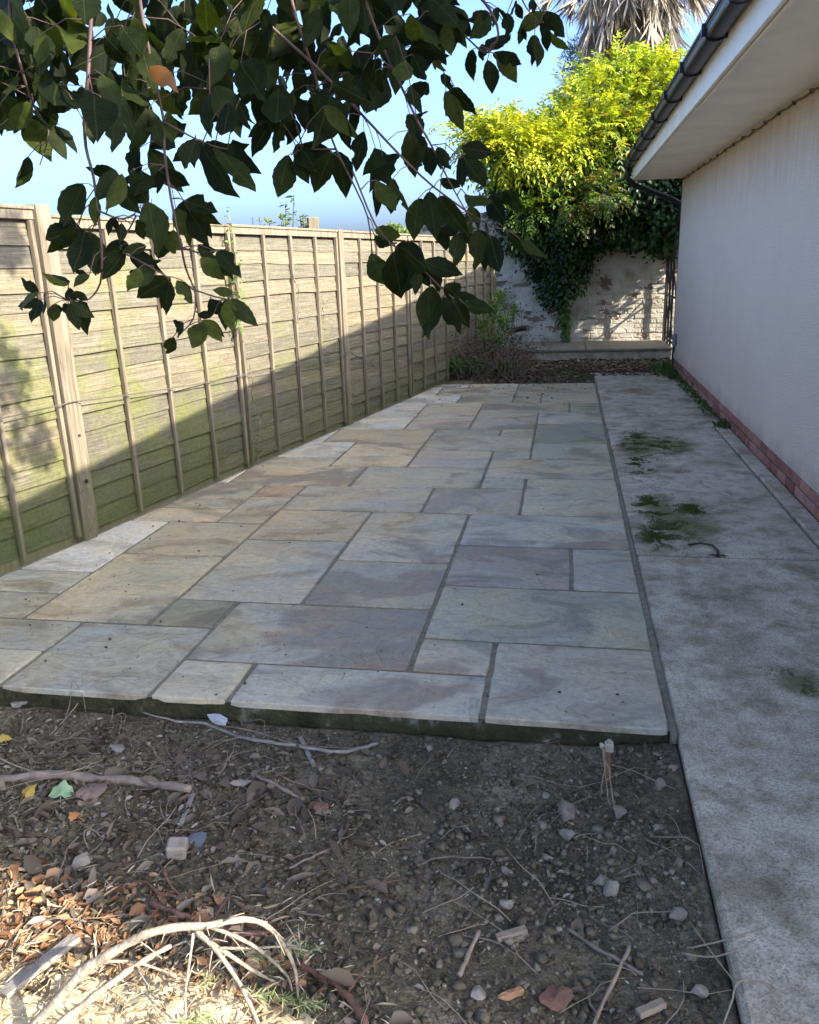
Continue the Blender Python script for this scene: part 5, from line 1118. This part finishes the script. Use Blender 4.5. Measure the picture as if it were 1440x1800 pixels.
for i, (bx, by, tx, ty, ext) in enumerate(leaf_list):
    r0 = ray(bx, by); u = unit(SP-np.array(CAM_O[:])); ang = u@np.array(r0.normalized()[:]); j = int(np.argmax(ang)); dist = stem_pts[j][1]+rg.normal()*.035 + (rg.uniform(-.12, .22) if ext else 0)
    b = at_dist(bx, by, dist); t = at_dist(tx, ty, dist+rg.normal()*.022*(1+ext)); d = (t-b); L = d.length*1.04; d.normalize()
    toward = (CAM_O-b).normalized(); nrm = (toward + Vector(rg.normal(size=3))*.42 + Vector((0, 0, .25))); nrm = (nrm-d*nrm.dot(d)).normalized()
    if rg.random() < .5: nrm = -nrm
    fold_edge = (853 <= bx <= 913 and 389 <= by <= 421)
    if fold_edge: nrm = (nrm*.35+d.cross(nrm)).normalized()
    x = d.cross(nrm).normalized(); wv = rg.uniform(.95, 1.15)
    o = link('leaf', LEAVES[int(rg.integers(0, len(LEAVES)))], tree); o.matrix_parent_inverse = T_INV
    o.matrix_basis = Matrix(((x.x*L*wv, d.x*L, nrm.x*L, b.x), (x.y*L*wv, d.y*L, nrm.y*L, b.y), (x.z*L*wv, d.z*L, nrm.z*L, b.z), (0, 0, 0, 1))); o.color = (1, 1, 1, 1); nleaf += 1
    # petiole back to the nearest shoot
    k = int(np.argmin(((SP-np.array(b[:]))**2).sum(1))); s = Vector(SP[k]); gap = (s-b).length
    if gap < .16: mid = b.lerp(s, .5)+Vector((0, 0, .12*gap)); pet.tube([s, mid, b, b+d*L*.06], [.0011, .0009, .0008, .0006], 4)
    else: pet.tube([b-d*.02+Vector((0, 0, .025)), b-d*.008+Vector((0, 0, .006)), b, b+d*L*.06], [.0010, .0009, .0008, .0006], 4)
tree_part(pet, 'leaf_stalks', M_SHOOT)['kind'] = 'stuff'
# further small leaves of the dense mass, past the number worth picking apart
mm = MB(); c = 0; rg2 = np.random.default_rng(123); base_v = [[Vector(v.co) for v in me.vertices] for me in LEAVES]; base_f = [[tuple(f.vertices) for f in me.polygons] for me in LEAVES]
while c < 470:
    x, y = rg2.uniform(-60, 800), rg2.uniform(-60, 215)
    if not dense(x, y-10) or any(math.hypot(x-gx, y+26-gy) < gr+6 for gx, gy, gr in GAPS): continue
    b = at_dist(x, y-20, rg2.uniform(1.5, 2.2)); d = (Vector(rg2.normal(size=3))*.45-CU).normalized(); L = rg2.uniform(.055, .08); n_ = ((CAM_O-b).normalized()+Vector(rg2.normal(size=3))*.5); n_ = (n_-d*n_.dot(d)).normalized(); xx = d.cross(n_); k = int(rg2.integers(0, len(LEAVES)))
    mm.add([b+(xx*v.x+d*v.y+n_*v.z)*L for v in base_v[k]], base_f[k]); c += 1
for bx, by, tx, ty, ext in leaf_list:
    if ext or by < 180 and bx < 700 or rg2.random() < .25: continue
    dist = rg2.uniform(1.42, 1.62); a = rg2.normal()*.6; L_ = math.hypot(tx-bx, ty-by)*rg2.uniform(.7, .95); an = math.atan2(tx-bx, ty-by)+a
    b = at_dist(bx, by, dist); d = (at_dist(bx+L_*math.sin(an), by+L_*math.cos(an), dist+rg2.normal()*.02)-b); L = d.length; d.normalize(); n_ = ((CAM_O-b).normalized()+Vector(rg2.normal(size=3))*.5); n_ = (n_-d*n_.dot(d)).normalized(); xx = d.cross(n_); k = int(rg2.integers(0, len(LEAVES)))
    mm.add([b+(xx*v.x+d*v.y+n_*v.z)*L for v in base_v[k]], base_f[k])
tree_part(mm, 'more_leaves', M_NEAR)['kind'] = 'stuff'
# one turned leaf
b = at_dist(262, 118, 1.34); t = at_dist(296, 148, 1.33); d = (t-b); L = .055; d.normalize(); n_ = (CAM_O-b).normalized(); x = d.cross(n_).normalized(); n_ = x.cross(d)
m_turn = leafmat('turned_leaf', [(0, (.16, .065, .012)), (1, (.18, .08, .014))], .5, .45, (1.4, 1.0, .5)); me = LEAVES[2].copy(); me.materials[0] = m_turn
o = link('leaf', me, tree); o.matrix_parent_inverse = T_INV; o.matrix_basis = Matrix(((x.x*L, d.x*L, n_.x*L, b.x), (x.y*L, d.y*L, n_.y*L, b.y), (x.z*L, d.z*L, n_.z*L, b.z), (0, 0, 0, 1))); o['label'] = 'orange turned leaf among the green'
# the rest of the crown, above and behind the view
M_CROWN = leafmat('crown_leaf', [(0, (.035, .055, .014)), (1, (.09, .115, .025))], .45, .3)
def crown(cs, n, seed):
    rg = np.random.default_rng(seed); i = rg.integers(0, len(cs), n); C = np.array([c[:3] for c in cs])[i]; R = np.array([c[3:] for c in cs])[i]
    u = unit(rg.normal(size=(n, 3))); P = C+u*R*rg.random((n, 1))**.4; D = u*.3+rg.normal(size=(n, 3))*.5+np.array([0, 0, -.6]); return P, D, rg.normal(size=(n, 3))*.6+np.array([0, 0, 1])
cs = [(-.6, .6, 3.3, .9, .7, .5), (.3, .9, 3.4, .8, .7, .5), (1.0, 1.2, 3.6, .8, .7, .5), (.1, 1.7, 3.15, .6, .5, .28), (.9, 1.9, 3.35, .6, .5, .35), (-1.3, .2, 3.4, .8, .7, .5), (-.2, -.4, 3.8, .9, .8, .6), (.5, .4, 3.9, .9, .8, .5), (1.6, 1.3, 3.9, .7, .6, .5), (-1.6, 1.4, 2.95, .35, .35, .2), (-.6, 1.5, 2.85, .5, .4, .2), (-2.0, 1.9, 3.05, .5, .5, .3), (-1.0, 2.25, 3.2, .35, .3, .25), (-.4, 2.3, 3.25, .4, .35, .25)]
ds = []
for s_, z_, r_, k_ in ((.05, 1.75, .22, 3.0), (.10, 1.35, .22, 3.2), (-.05, 1.0, .26, 3.6), (.25, 1.1, .16, 3.6), (.0, .6, .22, 4.0), (.35, .75, .14, 4.0), (-.4, 1.3, .3, 3.4), (-.4, .6, .3, 4.0), (.40, 1.75, .10, 3.2)):
    f_ = fpt(s_, .03, z_)+Vector((1, -.37, .645))*k_; ds.append((f_.x, f_.y, f_.z, r_, r_, r_))
P, D, N = crown(cs, 1900, 99); P2, D2, N2 = crown(ds, 900, 98); P, D, N = np.concatenate([P, P2]), np.concatenate([D, D2]), np.concatenate([N, N2]); k = ~((P[:, 2] < 2.45+.12*P[:, 1])); P, D, N = P[k], D[k], N[k]
fo = child_mesh('crown', leaf_cloud('crown', P, D, N, .085*(.7+.5*RNG.random(len(P))), .052*(.7+.5*RNG.random(len(P))), M_CROWN, RNG.random(len(P))), tree); fo['kind'] = 'stuff'
